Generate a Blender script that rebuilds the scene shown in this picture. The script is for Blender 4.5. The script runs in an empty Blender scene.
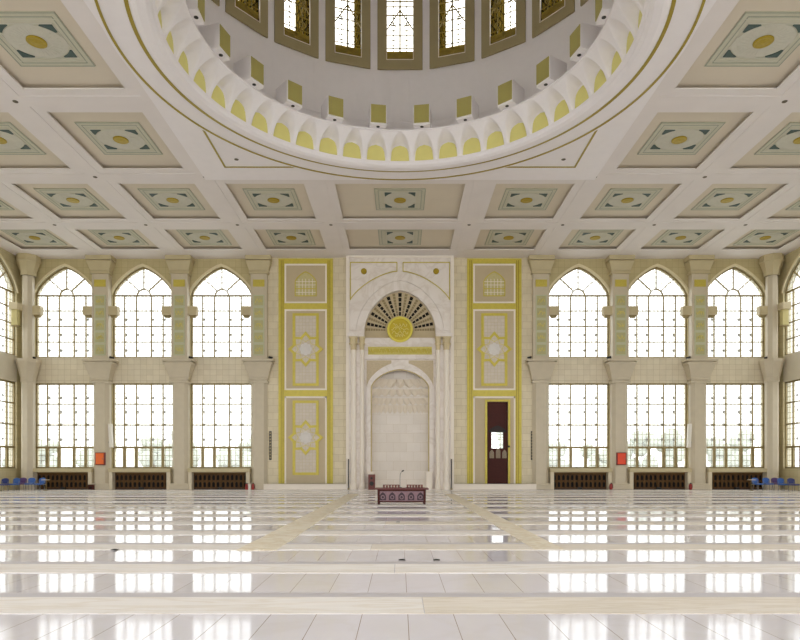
import bpy, math, random
from math import sin, cos, pi, radians, sqrt, atan2
random.seed(7)
SC = bpy.context.scene
COL = SC.collection

# ------------------------------------------------------------------ camera, sky, light, exposure
EYE = 1.567
FPX = 625.0
cam = bpy.data.objects.new('camera', bpy.data.cameras.new('camera'))
COL.objects.link(cam)
cam.data.sensor_fit = 'HORIZONTAL'
cam.data.sensor_width = 36.0
cam.data.lens = 36.0 * FPX / 800.0
cam.data.shift_y = (465.5 - 320) / 800.0
cam.data.clip_end = 500
cam.location = (0, 0, EYE)
cam.rotation_euler = (pi / 2, 0, 0)
SC.camera = cam

W = bpy.data.worlds.new('overcast_sky')
SC.world = W
W.use_nodes = True
bg = W.node_tree.nodes['Background']
bg.inputs['Color'].default_value = (0.97, 0.985, 1.0, 1)
bg.inputs['Strength'].default_value = 4.0

SC.view_settings.view_transform = 'Standard'
SC.view_settings.look = 'None'
SC.view_settings.gamma = 1.0
SC.view_settings.use_curve_mapping = False
SC.view_settings.exposure = 0.3
cy = SC.cycles
cy.use_denoising = True
cy.max_bounces = 10
cy.diffuse_bounces = 7
cy.glossy_bounces = 4
cy.transparent_max_bounces = 24
cy.sample_clamp_indirect = 12
cy.caustics_reflective = False
cy.caustics_refractive = False


def portal(name, loc, rot, sx, sy):
    d = bpy.data.lights.new(name, 'AREA')
    d.shape = 'RECTANGLE'
    d.size, d.size_y = sx, sy
    d.cycles.is_portal = True
    o = bpy.data.objects.new(name, d)
    COL.objects.link(o)
    o.location = loc
    o.rotation_euler = rot
    return o


# ------------------------------------------------------------------ main dimensions (metres)
H = 15.27            # underside of the ceiling beams
YW = 41.45           # inner face of the window wall
XW = 25.1            # inner face of the side walls
YR = -0.9            # rear wall behind the camera
DY = 20.6            # centre of the dome
COLX = [9.25, 14.46, 19.65]
WINX = [11.86, 17.06, 22.2]
for sgn in (-1, 1):
    portal('daylight_portal', (sgn * 17.2, YW + 0.75, 8), (-pi / 2, 0, 0), 15.5, 15)
    portal('daylight_portal', (sgn * 12.3, YR - 0.75, 8), (pi / 2, 0, 0), 24.5, 15)
    portal('daylight_portal', (sgn * (XW + 0.75), 20, 8), (0, sgn * pi / 2, 0), 15, 43)


def zz(v, Y=41.67):
    return EYE + (465.5 - v) * Y / FPX


def xx(u, Y=41.67):
    return (u - 400) * Y / FPX


# ------------------------------------------------------------------ materials
def lin(c):
    c = c / 255.0
    return c / 12.92 if c <= 0.04045 else ((c + 0.055) / 1.055) ** 2.4


def rgb(t):
    return (lin(t[0]), lin(t[1]), lin(t[2]), 1)


class NT:
    def __init__(s, name):
        s.m = bpy.data.materials.new(name)
        s.m.use_nodes = True
        s.t = s.m.node_tree
        s.t.nodes.clear()
        s.out = s.n('ShaderNodeOutputMaterial')

    def n(s, typ, **kw):
        nd = s.t.nodes.new(typ)
        for k, v in kw.items():
            setattr(nd, k, v)
        return nd

    def l(s, a, b):
        s.t.links.new(a, b)

    def math(s, op, a, b=None, clamp=False):
        nd = s.n('ShaderNodeMath', operation=op)
        nd.use_clamp = clamp
        for i, q in enumerate((a, b)):
            if q is None:
                continue
            if isinstance(q, (int, float)):
                nd.inputs[i].default_value = q
            else:
                s.l(q, nd.inputs[i])
        return nd.outputs[0]

    def mix(s, f, a, b):
        nd = s.n('ShaderNodeMix', data_type='RGBA')
        if isinstance(f, (int, float)):
            nd.inputs[0].default_value = f
        else:
            s.l(f, nd.inputs[0])
        for i, q in ((6, a), (7, b)):
            if isinstance(q, tuple):
                nd.inputs[i].default_value = q
            else:
                s.l(q, nd.inputs[i])
        return nd.outputs[2]


MATS = {}


def mat(name, col, rough=0.5, metal=0.0, var=0.06, scale=3.0, spec=0.5, bump=0.0, tile=None, veins=None, stretch=(1, 1, 1)):
    """plain procedural surface: base colour + soft noise; tile = (w, h, axis, joint colour, joint width, offset)"""
    if name in MATS:
        return MATS[name]
    k = NT(name)
    b = k.n('ShaderNodeBsdfPrincipled')
    k.l(b.outputs[0], k.out.inputs[0])
    tc = k.n('ShaderNodeTexCoord')
    mp = k.n('ShaderNodeMapping')
    mp.inputs['Scale'].default_value = stretch
    k.l(tc.outputs['Object'], mp.inputs[0])
    nz = k.n('ShaderNodeTexNoise')
    nz.inputs['Scale'].default_value = scale
    nz.inputs['Detail'].default_value = 5
    k.l(mp.outputs[0], nz.inputs['Vector'])
    c = rgb(col)
    lo = tuple(max(0, x * (1 - var * 2)) for x in c[:3]) + (1,)
    hi = tuple(min(1, x * (1 + var)) for x in c[:3]) + (1,)
    cr = k.mix(nz.outputs['Fac'], lo, hi)
    if veins:
        vn = k.n('ShaderNodeTexNoise')
        vn.inputs['Scale'].default_value = veins[1]
        vn.inputs['Detail'].default_value = 8
        vn.inputs['Distortion'].default_value = 1.2
        k.l(mp.outputs[0], vn.inputs['Vector'])
        d = k.math('ABSOLUTE', k.math('SUBTRACT', vn.outputs['Fac'], 0.5))
        f = k.math('SUBTRACT', 1.0, k.math('MULTIPLY', d, 14.0), True)
        f = k.math('MULTIPLY', f, veins[2])
        cr = k.mix(f, cr, rgb(veins[0]))
    if tile:
        w, h, ax, jc, jw, off = tile
        sp = k.n('ShaderNodeSeparateXYZ')
        k.l(tc.outputs['Object'], sp.inputs[0])
        cb = k.n('ShaderNodeCombineXYZ')
        k.l(sp.outputs[ax[0]], cb.inputs[0])
        k.l(sp.outputs[ax[1]], cb.inputs[1])
        br = k.n('ShaderNodeTexBrick')
        br.offset = off
        br.inputs['Scale'].default_value = 1.0
        br.inputs['Brick Width'].default_value = w
        br.inputs['Row Height'].default_value = h
        br.inputs['Mortar Size'].default_value = jw
        br.inputs['Mortar Smooth'].default_value = 0.1
        br.inputs['Color1'].default_value = (1, 1, 1, 1)
        br.inputs['Color2'].default_value = (0.93, 0.92, 0.9, 1)
        br.inputs['Mortar'].default_value = (1, 1, 1, 1)
        k.l(cb.outputs[0], br.inputs['Vector'])
        mm = k.n('ShaderNodeMix', data_type='RGBA', blend_type='MULTIPLY')
        mm.inputs[0].default_value = 1.0
        k.l(cr, mm.inputs[6])
        k.l(br.outputs['Color'], mm.inputs[7])
        cr = k.mix(br.outputs['Fac'], mm.outputs[2], rgb(jc))
    k.l(cr, b.inputs['Base Color'])
    b.inputs['Roughness'].default_value = rough
    b.inputs['Metallic'].default_value = metal
    b.inputs['Specular IOR Level'].default_value = spec
    if bump:
        bp = k.n('ShaderNodeBump')
        bp.inputs['Strength'].default_value = bump
        bp.inputs['Distance'].default_value = 0.02
        k.l(nz.outputs['Fac'], bp.inputs['Height'])
        k.l(bp.outputs[0], b.inputs['Normal'])
    MATS[name] = k.m
    return k.m


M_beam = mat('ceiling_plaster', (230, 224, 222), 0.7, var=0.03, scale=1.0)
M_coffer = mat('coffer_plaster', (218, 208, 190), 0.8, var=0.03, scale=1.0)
M_white = mat('white_plaster', (240, 236, 238), 0.6, var=0.02)
M_wall_back = mat('olive_stone_tile', (200, 187, 142), 0.5, var=0.06, scale=2.0, tile=(0.42, 0.42, (0, 2), (170, 156, 112), 0.008, 0.0))
M_wall_side = mat('olive_stone_tile_side', (206, 195, 155), 0.5, var=0.06, scale=2.0, tile=(0.42, 0.42, (1, 2), (176, 164, 124), 0.008, 0.0))
M_band = mat('beige_stone_tile', (226, 216, 192), 0.45, var=0.05, scale=2.0, tile=(0.42, 0.36, (0, 2), (186, 173, 142), 0.008, 0.0))
M_pier = mat('pier_stone_tile', (228, 217, 188), 0.45, var=0.09, scale=1.4, tile=(0.62, 0.46, (0, 2), (196, 182, 148), 0.011, 0.5))
M_column = mat('column_stone', (204, 193, 170), 0.45, var=0.05, scale=2.5)
M_capital = mat('capital_stone', (196, 183, 146), 0.5, var=0.05, scale=2.5)
M_marble = mat('white_marble', (238, 231, 225), 0.35, var=0.03, scale=1.0, veins=((205, 192, 178), 0.7, 0.35))
M_marble_tile = mat('niche_marble', (236, 229, 221), 0.35, var=0.05, scale=1.2, tile=(0.9, 0.62, (0, 2), (205, 192, 172), 0.006, 0.5))
M_trimstone = mat('arch_trim_stone', (228, 217, 182), 0.5, var=0.04)
M_gold = mat('gilt_paint', (208, 192, 78), 0.42, metal=0.12, var=0.10, scale=6)
M_goldline = mat('gilt_line', (162, 142, 34), 0.4, metal=0.2, var=0.08, scale=6)
M_goldpale = mat('pale_gilt', (214, 202, 110), 0.5, metal=0.1, var=0.1, scale=9)
M_yellow = mat('niche_yellow', (222, 214, 132), 0.6, var=0.04)
M_tan = mat('tan_panel', (196, 180, 148), 0.55, var=0.03)
M_pale = mat('pale_relief_stone', (218, 208, 196), 0.5, var=0.05, scale=8, tile=(0.22, 0.22, (0, 2), (198, 186, 150), 0.01, 0.0))
M_ivory = mat('ivory_line', (240, 232, 220), 0.45, var=0.02)
M_bronze = mat('bronze_frame', (150, 134, 92), 0.45, metal=0.2, var=0.08, scale=8)
M_bronze_d = mat('gilt_lattice', (150, 128, 44), 0.45, metal=0.1, var=0.2, scale=5)
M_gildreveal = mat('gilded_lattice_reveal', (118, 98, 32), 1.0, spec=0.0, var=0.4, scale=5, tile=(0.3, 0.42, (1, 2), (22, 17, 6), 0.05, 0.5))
M_drumframe = mat('khaki_panel', (164, 151, 112), 0.6, var=0.04)
M_grey_green = mat('grey_green_inlay', (198, 196, 176), 0.6, var=0.05, scale=5)
M_inlay_w = mat('white_inlay', (202, 200, 186), 0.6, var=0.05, scale=6)
M_teal = mat('teal_inlay', (62, 84, 80), 0.55, var=0.12, scale=7)
M_boss = mat('gilt_boss', (176, 152, 40), 0.4, metal=0.4, var=0.15, scale=12)
M_green = mat('green_script_panel', (184, 179, 132), 0.55, var=0.06, scale=6)
M_greenedge = mat('pale_green_border', (192, 196, 164), 0.55, var=0.04, scale=6)
M_wood = mat('dark_walnut', (70, 42, 18), 0.5, var=0.2, scale=4, stretch=(1, 1, 5))
M_wood_pale = mat('honey_walnut', (140, 112, 66), 0.5, var=0.15, scale=4)  # paler walnut tone for cabinet tops and tree trunks
M_hole_shade = mat('hole_shade_black', (16, 12, 9), 0.9, var=0.0)  # near-black that stands in for the shade inside openings
M_redwood = mat('red_mahogany', (72, 26, 18), 0.55, spec=0.25, var=0.2, scale=5, stretch=(1, 1, 5))
M_purple = mat('carved_rosewood', (152, 120, 130), 0.4, var=0.2, scale=12)
M_orange = mat('orange_red_enamel', (240, 112, 44), 0.4, var=0.03)
M_red = mat('red_enamel', (150, 36, 32), 0.35, var=0.05)
M_black = mat('black_plastic', (24, 23, 22), 0.5, var=0.05)
M_box = mat('beige_metal', (204, 190, 156), 0.5, var=0.03)
M_offwhite = mat('offwhite_metal', (236, 232, 222), 0.4, var=0.02)
M_blue = mat('blue_plastic', (60, 104, 178), 0.5, var=0.06)
M_bluedark = mat('navy_plastic', (48, 62, 128), 0.5, var=0.06)
M_plum = mat('plum_plastic', (92, 64, 120), 0.5, var=0.06)
M_steel = mat('grey_steel', (140, 138, 132), 0.35, metal=0.6, var=0.05)
M_birch = mat('pale_birch', (222, 206, 172), 0.5, var=0.06)
M_ground = mat('outdoor_paving', (190, 190, 184), 0.9, var=0.08, scale=0.3)
M_leaf = mat('haze_paled_foliage', (172, 178, 164), 0.9, var=0.15, scale=1.5)  # leaf colour paled to imitate glass haze and overexposure


def glass_material():
    """slightly milky leaded glass: clear transmission, a little scatter, thin border lines"""
    k = NT('leaded_glass')
    tc = k.n('ShaderNodeTexCoord')
    sp = k.n('ShaderNodeSeparateXYZ')
    k.l(tc.outputs['Object'], sp.inputs[0])
    def lines(sock, period, width):
        f = k.math('FRACT', k.math('ABSOLUTE', k.math('DIVIDE', sock, period)))
        d = k.math('ABSOLUTE', k.math('SUBTRACT', f, 0.5))
        return k.math('LESS_THAN', d, width)
    a = lines(sp.outputs[0], 0.26, 0.085)
    b = lines(sp.outputs[2], 0.345, 0.06)
    f = k.math('MAXIMUM', a, b)
    nz = k.n('ShaderNodeTexNoise')
    nz.inputs['Scale'].default_value = 1.3
    k.l(tc.outputs['Object'], nz.inputs['Vector'])
    base = k.mix(nz.outputs['Fac'], (0.60, 0.62, 0.61, 1), (0.74, 0.75, 0.745, 1))
    colr = k.mix(k.math('MULTIPLY', f, 0.85), base, (0.24, 0.21, 0.15, 1))
    tr = k.n('ShaderNodeBsdfTransparent')
    k.l(colr, tr.inputs[0])
    tl = k.n('ShaderNodeBsdfTranslucent')
    k.l(colr, tl.inputs[0])
    gl = k.n('ShaderNodeBsdfGlossy')
    gl.inputs['Roughness'].default_value = 0.08
    m1 = k.n('ShaderNodeMixShader')
    m1.inputs[0].default_value = 0.22
    k.l(tr.outputs[0], m1.inputs[1])
    k.l(tl.outputs[0], m1.inputs[2])
    m2 = k.n('ShaderNodeMixShader')
    m2.inputs[0].default_value = 0.05
    k.l(m1.outputs[0], m2.inputs[1])
    k.l(gl.outputs[0], m2.inputs[2])
    k.l(m2.outputs[0], k.out.inputs[0])
    return k.m


M_glass = glass_material()


def stained_material():
    k = NT('amber_stained_glass')
    tr = k.n('ShaderNodeBsdfTransparent')
    tr.inputs[0].default_value = (0.34, 0.27, 0.07, 1)
    tl = k.n('ShaderNodeBsdfTranslucent')
    tl.inputs[0].default_value = (0.60, 0.50, 0.14, 1)
    m = k.n('ShaderNodeMixShader')
    m.inputs[0].default_value = 0.5
    k.l(tr.outputs[0], m.inputs[1])
    k.l(tl.outputs[0], m.inputs[2])
    k.l(m.outputs[0], k.out.inputs[0])
    return k.m


M_stain = stained_material()


def clear_material():
    k = NT('clear_old_glass')
    tr = k.n('ShaderNodeBsdfTransparent')
    tr.inputs[0].default_value = (0.86, 0.84, 0.76, 1)
    gl = k.n('ShaderNodeBsdfGlossy')
    gl.inputs['Roughness'].default_value = 0.05
    m = k.n('ShaderNodeMixShader')
    m.inputs[0].default_value = 0.02
    k.l(tr.outputs[0], m.inputs[1])
    k.l(gl.outputs[0], m.inputs[2])
    k.l(m.outputs[0], k.out.inputs[0])
    return k.m


M_clear = clear_material()


def floor_material():
    k = NT('polished_marble_floor')
    b = k.n('ShaderNodeBsdfPrincipled')
    k.l(b.outputs[0], k.out.inputs[0])
    tc = k.n('ShaderNodeTexCoord')
    mp = k.n('ShaderNodeMapping')
    mp.inputs['Location'].default_value = (-0.086 + 0.004, 0.0, 0)
    k.l(tc.outputs['Object'], mp.inputs[0])
    br = k.n('ShaderNodeTexBrick')
    br.offset = 0.0
    br.inputs['Scale'].default_value = 1.0
    br.inputs['Brick Width'].default_value = 0.48
    br.inputs['Row Height'].default_value = 2.48
    br.inputs['Mortar Size'].default_value = 0.0042
    br.inputs['Mortar Smooth'].default_value = 0.2
    br.inputs['Color1'].default_value = rgb((226, 224, 235))
    br.inputs['Color2'].default_value = rgb((219, 217, 227))
    br.inputs['Mortar'].default_value = rgb((150, 138, 128))
    k.l(mp.outputs[0], br.inputs['Vector'])
    nz = k.n('ShaderNodeTexNoise')
    nz.inputs['Scale'].default_value = 0.9
    nz.inputs['Detail'].default_value = 7
    nz.inputs['Distortion'].default_value = 0.8
    k.l(tc.outputs['Object'], nz.inputs['Vector'])
    d = k.math('ABSOLUTE', k.math('SUBTRACT', nz.outputs['Fac'], 0.5))
    f = k.math('MULTIPLY', k.math('SUBTRACT', 1.0, k.math('MULTIPLY', d, 16.0), True), 0.22)
    c = k.mix(f, br.outputs['Color'], rgb((208, 203, 205)))
    k.l(c, b.inputs['Base Color'])
    b.inputs['Roughness'].default_value = 0.075
    b.inputs['Specular IOR Level'].default_value = 0.5
    n2 = k.n('ShaderNodeTexNoise')
    n2.inputs['Scale'].default_value = 1.6
    n2.inputs['Detail'].default_value = 1
    k.l(tc.outputs['Object'], n2.inputs['Vector'])
    bp = k.n('ShaderNodeBump')
    bp.inputs['Strength'].default_value = 0.05
    bp.inputs['Distance'].default_value = 0.02
    k.l(n2.outputs['Fac'], bp.inputs['Height'])
    k.l(bp.outputs[0], b.inputs['Normal'])
    return k.m


M_floor = floor_material()
M_strip = mat('honed_travertine', (234, 230, 227), 0.75, var=0.05, scale=3.0, spec=0.2, stretch=(0.5, 3, 1), veins=((214, 204, 190), 1.1, 0.5))
M_strip2 = mat('honed_travertine_warm', (227, 220, 211), 0.75, var=0.06, scale=3.0, spec=0.2, stretch=(0.5, 4, 1), veins=((202, 190, 170), 1.4, 0.5))
M_stripgrey = mat('honed_grey_marble', (196, 192, 196), 0.6, var=0.05, scale=2.0, spec=0.25, stretch=(0.3, 2, 1))
M_runner = mat('honed_golden_travertine', (232, 224, 207), 0.7, var=0.07, scale=2.5, spec=0.2, veins=((202, 184, 150), 1.5, 0.5))


# ------------------------------------------------------------------ mesh helpers
class MB:
    """collects faces, then links them as one mesh object"""

    def __init__(s):
        s.v, s.f, s.mi = [], [], []
        s.cur = 0

    def face(s, pts):
        i = len(s.v)
        s.v += [tuple(p) for p in pts]
        s.f.append(tuple(range(i, i + len(pts))))
        s.mi.append(s.cur)

    def faces(s, vs, fs):
        i = len(s.v)
        s.v += [tuple(p) for p in vs]
        for f in fs:
            s.f.append(tuple(i + q for q in f))
            s.mi.append(s.cur)

    def box(s, x0, x1, y0, y1, z0, z1):
        s.frus(x0, x1, y0, y1, z0, x0, x1, y0, y1, z1)

    def frus(s, x0, x1, y0, y1, z0, a0, a1, b0, b1, z1):
        vs = [(x0, y0, z0), (x1, y0, z0), (x1, y1, z0), (x0, y1, z0), (a0, b0, z1), (a1, b0, z1), (a1, b1, z1), (a0, b1, z1)]
        s.faces(vs, [(3, 2, 1, 0), (4, 5, 6, 7), (0, 1, 5, 4), (1, 2, 6, 5), (2, 3, 7, 6), (3, 0, 4, 7)])

    def prism(s, poly, y0, y1, plane='xz'):
        """polygon in x-z extruded along y (or x-y along z, y-z along x)"""
        def P(p, t):
            return (p[0], t, p[1]) if plane == 'xz' else ((p[0], p[1], t) if plane == 'xy' else (t, p[0], p[1]))
        n = len(poly)
        vs = [P(p, y0) for p in poly] + [P(p, y1) for p in poly]
        fs = [tuple(range(n)), tuple(range(2 * n - 1, n - 1, -1))]
        fs += [((i + 1) % n, i, n + i, n + (i + 1) % n) for i in range(n)]
        s.faces(vs, fs)

    def ring(s, po, pi_, y0, y1, closed=True, plane='xz'):
        """band between two polygons with the same number of points, extruded"""
        def P(p, t):
            return (p[0], t, p[1]) if plane == 'xz' else ((p[0], p[1], t) if plane == 'xy' else (t, p[0], p[1]))
        n = len(po)
        vs = [P(p, y0) for p in po] + [P(p, y0) for p in pi_] + [P(p, y1) for p in po] + [P(p, y1) for p in pi_]
        fs = []
        for i in range(n if closed else n - 1):
            j = (i + 1) % n
            fs += [(i, j, n + j, n + i), (2 * n + j, 2 * n + i, 3 * n + i, 3 * n + j), (j, i, 2 * n + i, 2 * n + j), (n + i, n + j, 3 * n + j, 3 * n + i)]
        if not closed:
            for i in (0, n - 1):
                fs.append((i, n + i, 3 * n + i, 2 * n + i))
        s.faces(vs, fs)

    def lathe(s, prof, cx, cyy, n=32, a0=0.0, a1=2 * pi):
        full = abs(a1 - a0 - 2 * pi) < 1e-6
        k = n if full else n + 1
        vs = []
        for i in range(k):
            a = a0 + (a1 - a0) * i / n
            for r, z in prof:
                vs.append((cx + r * sin(a), cyy + r * cos(a), z))
        m = len(prof)
        fs = []
        for i in range(n):
            j = (i + 1) % k
            for q in range(m - 1):
                fs.append((i * m + q, j * m + q, j * m + q + 1, i * m + q + 1))
        s.faces(vs, fs)

    def cyl(s, c, r, z0, z1, n=16, r1=None):
        r1 = r if r1 is None else r1
        s.lathe([(0.0001, z0), (r, z0), (r1, z1), (0.0001, z1)], c[0], c[1], n)

    def disc_y(s, c, r, y0, y1, n=24):
        s.prism([(c[0] + r * cos(2 * pi * i / n), c[1] + r * sin(2 * pi * i / n)) for i in range(n)], y0, y1)

    def bar(s, a, b, w, y0, y1):
        """flat bar in the x-z plane from a to b, width w"""
        dx, dz = b[0] - a[0], b[1] - a[1]
        L = sqrt(dx * dx + dz * dz) or 1
        nx, nz = -dz / L * w / 2, dx / L * w / 2
        s.prism([(a[0] + nx, a[1] + nz), (a[0] - nx, a[1] - nz), (b[0] - nx, b[1] - nz), (b[0] + nx, b[1] + nz)], y0, y1)

    def tube(s, path, r, n=8):
        import mathutils
        vs, fs = [], []
        P = [mathutils.Vector(p) for p in path]
        for i, p in enumerate(P):
            t = (P[min(i + 1, len(P) - 1)] - P[max(i - 1, 0)]).normalized()
            u = t.cross(mathutils.Vector((0.31, 0.9, 0.17))).normalized()
            w = t.cross(u)
            for k in range(n):
                a = 2 * pi * k / n
                vs.append(tuple(p + u * (r * cos(a)) + w * (r * sin(a))))
        for i in range(len(P) - 1):
            for k in range(n):
                fs.append((i * n + k, i * n + (k + 1) % n, (i + 1) * n + (k + 1) % n, (i + 1) * n + k))
        fs.append(tuple(range(n - 1, -1, -1)))
        fs.append(tuple((len(P) - 1) * n + k for k in range(n)))
        s.faces(vs, fs)

    def build(s, name, m, parent=None, smooth=False, loc=(0, 0, 0), bevel=0.0):
        me = bpy.data.meshes.new(name)
        me.from_pydata(s.v, [], s.f)
        ms = m if isinstance(m, (list, tuple)) else [m]
        for q in ms:
            me.materials.append(q)
        if len(ms) > 1:
            me.polygons.foreach_set('material_index', s.mi)
        import bmesh
        bm = bmesh.new()
        bm.from_mesh(me)
        bmesh.ops.remove_doubles(bm, verts=bm.verts, dist=1e-5) if smooth else None
        bmesh.ops.recalc_face_normals(bm, faces=bm.faces)
        if smooth:
            for f in bm.faces:
                f.smooth = True
        bm.to_mesh(me)
        bm.free()
        o = bpy.data.objects.new(name, me)
        COL.objects.link(o)
        o.location = loc
        if parent:
            o.parent = parent
        if bevel:
            md = o.modifiers.new('bevel', 'BEVEL')
            md.width = bevel
            md.segments = 2
            md.limit_method = 'ANGLE'
        return o


def one(fn, *a, name, m, parent=None, **k):
    b = MB()
    fn(b, *a)
    return b.build(name, m, parent, **k)


def bx(name, m, x0, x1, y0, y1, z0, z1, parent=None, **k):
    b = MB()
    b.box(x0, x1, y0, y1, z0, z1)
    return b.build(name, m, parent, **k)


def struct(o, label=None):
    o['kind'] = 'structure'
    if label:
        o['label'] = label
    return o


def tag(o, label, cat, group=None):
    o['label'] = label
    o['category'] = cat
    if group:
        o['group'] = group
    return o


def thing(name, label, cat, loc=(0, 0, 0), rz=0.0, group=None):
    o = bpy.data.objects.new(name, None)
    COL.objects.link(o)
    o.empty_display_size = 0.2
    o.location = loc
    o.rotation_euler = (0, 0, rz)
    return tag(o, label, cat, group)


def dup(root, loc, rz, label=None):
    r = root.copy()
    COL.objects.link(r)
    r.location = loc
    r.rotation_euler = (0, 0, rz)
    if label:
        r['label'] = label
    for ch in list(root.children):
        c = ch.copy()
        COL.objects.link(c)
        c.parent = r
        for g in list(ch.children):
            d = g.copy()
            COL.objects.link(d)
            d.parent = c
    return r


ORD = ['first', 'second', 'third', 'fourth', 'fifth', 'sixth', 'seventh', 'eighth', 'ninth', 'tenth', 'eleventh', 'twelfth', 'thirteenth']


def arch(hw, zs, rise, n=14, p=1.28, q=0.66):
    """pointed arch from left spring to right spring as (x, z) points"""
    pts = []
    for i in range(-n, n + 1):
        t = i / n
        u = sin(abs(t) * pi / 2) ** 0.9 if t else 0
        g = max(0.0, 1 - u ** p) ** q
        pts.append((math.copysign(u, t) * hw, zs + rise * g))
    return pts


# ------------------------------------------------------------------ floor
fl = MB()
fl.box(-XW - 0.6, XW + 0.6, YR - 0.5, YW + 0.6, -0.4, 0.0)
struct(fl.build('floor', M_floor))
tn = 0
k = 0
y = 6.59
cuts = {0: 0.26, 1: -0.08, 2: -0.55, 3: 0.9, 4: -0.4, 5: -1.4, 6: 1.2}
while y < 39.0:
    dep = 0.80
    rnd = random.Random(k)
    xs = [-XW + 0.3, cuts.get(k, rnd.uniform(-3, 3)), XW - 0.3]
    xs = xs[:1] + [xs[1] - rnd.uniform(8, 12), xs[1], xs[1] + rnd.uniform(7, 12)] + xs[2:]
    tn += 1
    b = MB()
    for i in range(4):
        b.cur = (0, 0, 1, 1)[i] if k % 2 == 0 else (1, 0, 0, 1)[i]
        b.box(xs[i] + 0.004, xs[i + 1] - 0.004, y, y + dep, 0.0, 0.012)
    o = b.build('trim_%d' % tn, [M_strip, M_strip2])
    struct(o, 'ivory travertine band across the polished floor')
    tn += 1
    struct(bx('trim_%d' % tn, M_stripgrey, -XW + 0.3, XW - 0.3, y + dep, y + dep + 0.29, 0.0, 0.006), 'thin grey marble band edging the travertine row')
    y += 2.49
    k += 1
tn += 1
b = MB()
b.prism([(-3.0, 11.5), (-2.28, 11.5), (-2.24, 34.0), (-2.85, 34.0)], 0.0, 0.02, 'xy')
struct(b.build('trim_%d' % tn, M_runner), 'golden travertine strip running from the left towards the prayer niche')
tn += 1
b = MB()
b.prism([(3.04, 11.6), (2.5, 11.6), (2.45, 34.0), (2.95, 34.0)], 0.0, 0.02, 'xy')
struct(b.build('trim_%d' % tn, M_runner), 'golden travertine strip running from the right towards the prayer niche')

# ------------------------------------------------------------------ window wall
Z_SILL, Z_LTOP, Z_USILL, Z_SPR, RISE = 1.38, 7.03, 8.73, 12.87, 1.9
HW = 2.03


def bay_wall(b, c, x0, x1, yi, yo, top, midmat=0):
    """one bay of a wall with a rectangular and an arched opening (x, y swapped later when needed)"""
    b.cur = 0
    b.box(x0, c - HW, yi, yo, 0, top)
    b.box(c + HW, x1, yi, yo, 0, top)
    b.box(c - HW, c + HW, yi, yo, 0, Z_SILL)
    b.cur = midmat
    b.box(c - HW, c + HW, yi, yo, Z_LTOP, Z_USILL)
    b.cur = 0
    ar = arch(HW, Z_SPR, RISE)
    for p, q in zip(ar[:-1], ar[1:]):
        vs = [(p[0] + c, yi, p[1]), (q[0] + c, yi, q[1]), (q[0] + c, yi, top), (p[0] + c, yi, top),
              (p[0] + c, yo, p[1]), (q[0] + c, yo, q[1]), (q[0] + c, yo, top), (p[0] + c, yo, top)]
        b.faces(vs, [(0, 1, 2, 3), (5, 4, 7, 6), (1, 0, 4, 5), (3, 2, 6, 7)])


TOP = H + 0.3
b = MB()
edges = [COLX[0], COLX[1], COLX[2], XW]
for s in (-1, 1):
    for i, c in enumerate(WINX):
        x0, x1 = sorted((s * edges[i], s * edges[i + 1]))
        bay_wall(b, s * c, x0, x1, YW, YW + 0.55, TOP, 1)
# stone piers beside the prayer niche (the right one has the doorway)
b.cur = 2
YP = 41.2
b.box(-COLX[0], -3.4, YP, YW + 0.55, 0, TOP)
DX0, DX1, DZ0, DZ1 = 5.74, 7.12, 0.36, 5.77
b.box(3.4, DX0, YP, YW + 0.55, 0, TOP)
b.box(DX1, COLX[0], YP, YW + 0.55, 0, TOP)
b.box(DX0, DX1, YP, YW + 0.55, DZ1, TOP)
b.box(DX0, DX1, YP, YW + 0.55, 0, DZ0)
b.box(-3.4, 3.4, YP, YW + 0.55, 15.1, TOP)
# unseen shell behind the niche, added to stop light leaking in
b.box(-3.6, 3.6, 43.3, 43.5, 0, TOP)
b.box(-3.6, -3.4, YW + 0.5, 43.4, 0, TOP)
b.box(3.4, 3.6, YW + 0.5, 43.4, 0, TOP)
b.box(-3.6, 3.6, YW + 0.5, 43.4, 15.1, TOP)
struct(b.build('wall_back', [M_wall_back, M_band, M_pier]))

SIDEY = [38.9, 32.6, 26.55, 20.45, 14.4, 8.45, 2.4]
sedge = [YW + 0.55, 35.6, 29.65, 23.5, 17.4, 11.4, 5.5, YR]
for s, nm in ((-1, 'wall_left'), (1, 'wall_right')):
    b = MB()
    for i, c in enumerate(SIDEY):
        bay_wall(b, c, sedge[i + 1], sedge[i], 0.0, 0.55, TOP, 1)
    # built along x, turned so that it runs along y
    b.v = [(s * (XW + p[1]), p[0], p[2]) for p in b.v]
    struct(b.build(nm, [M_wall_side, mat('beige_stone_tile_side', (222, 214, 194), 0.45, var=0.05, scale=2.0)]))
# unseen rear wall: open bays and an added clerestory to brighten the niche
b = MB()
for s in (-1, 1):
    for i, c in enumerate(WINX):
        x0, x1 = sorted((s * edges[i], s * edges[i + 1]))
        bay_wall(b, s * c, x0, x1, YR - 0.55, YR, TOP, 1)
b.cur = 0
for x0, x1 in ((-9.25, -8.2), (-4.2, -2.6), (2.6, 4.2), (8.2, 9.25)):
    b.box(x0, x1, YR - 0.55, YR, 0, TOP)
b.box(-8.2, 8.2, YR - 0.55, YR, 13.2, TOP)
b.box(-8.2, 8.2, YR - 0.55, YR, 0, 5.0)
struct(b.build('wall_rear', [M_wall_back, M_band]))


# ------------------------------------------------------------------ windows
MUL = (-1.28, -0.5, 0.5, 1.28)


def rosette(b, x, z, y):
    pts = []
    for i in range(12):
        r = 0.14 if i % 2 == 0 else 0.08
        pts.append((x + r * cos(i * pi / 6), z + r * sin(i * pi / 6)))
    b.prism(pts, y, y + 0.02)


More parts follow.
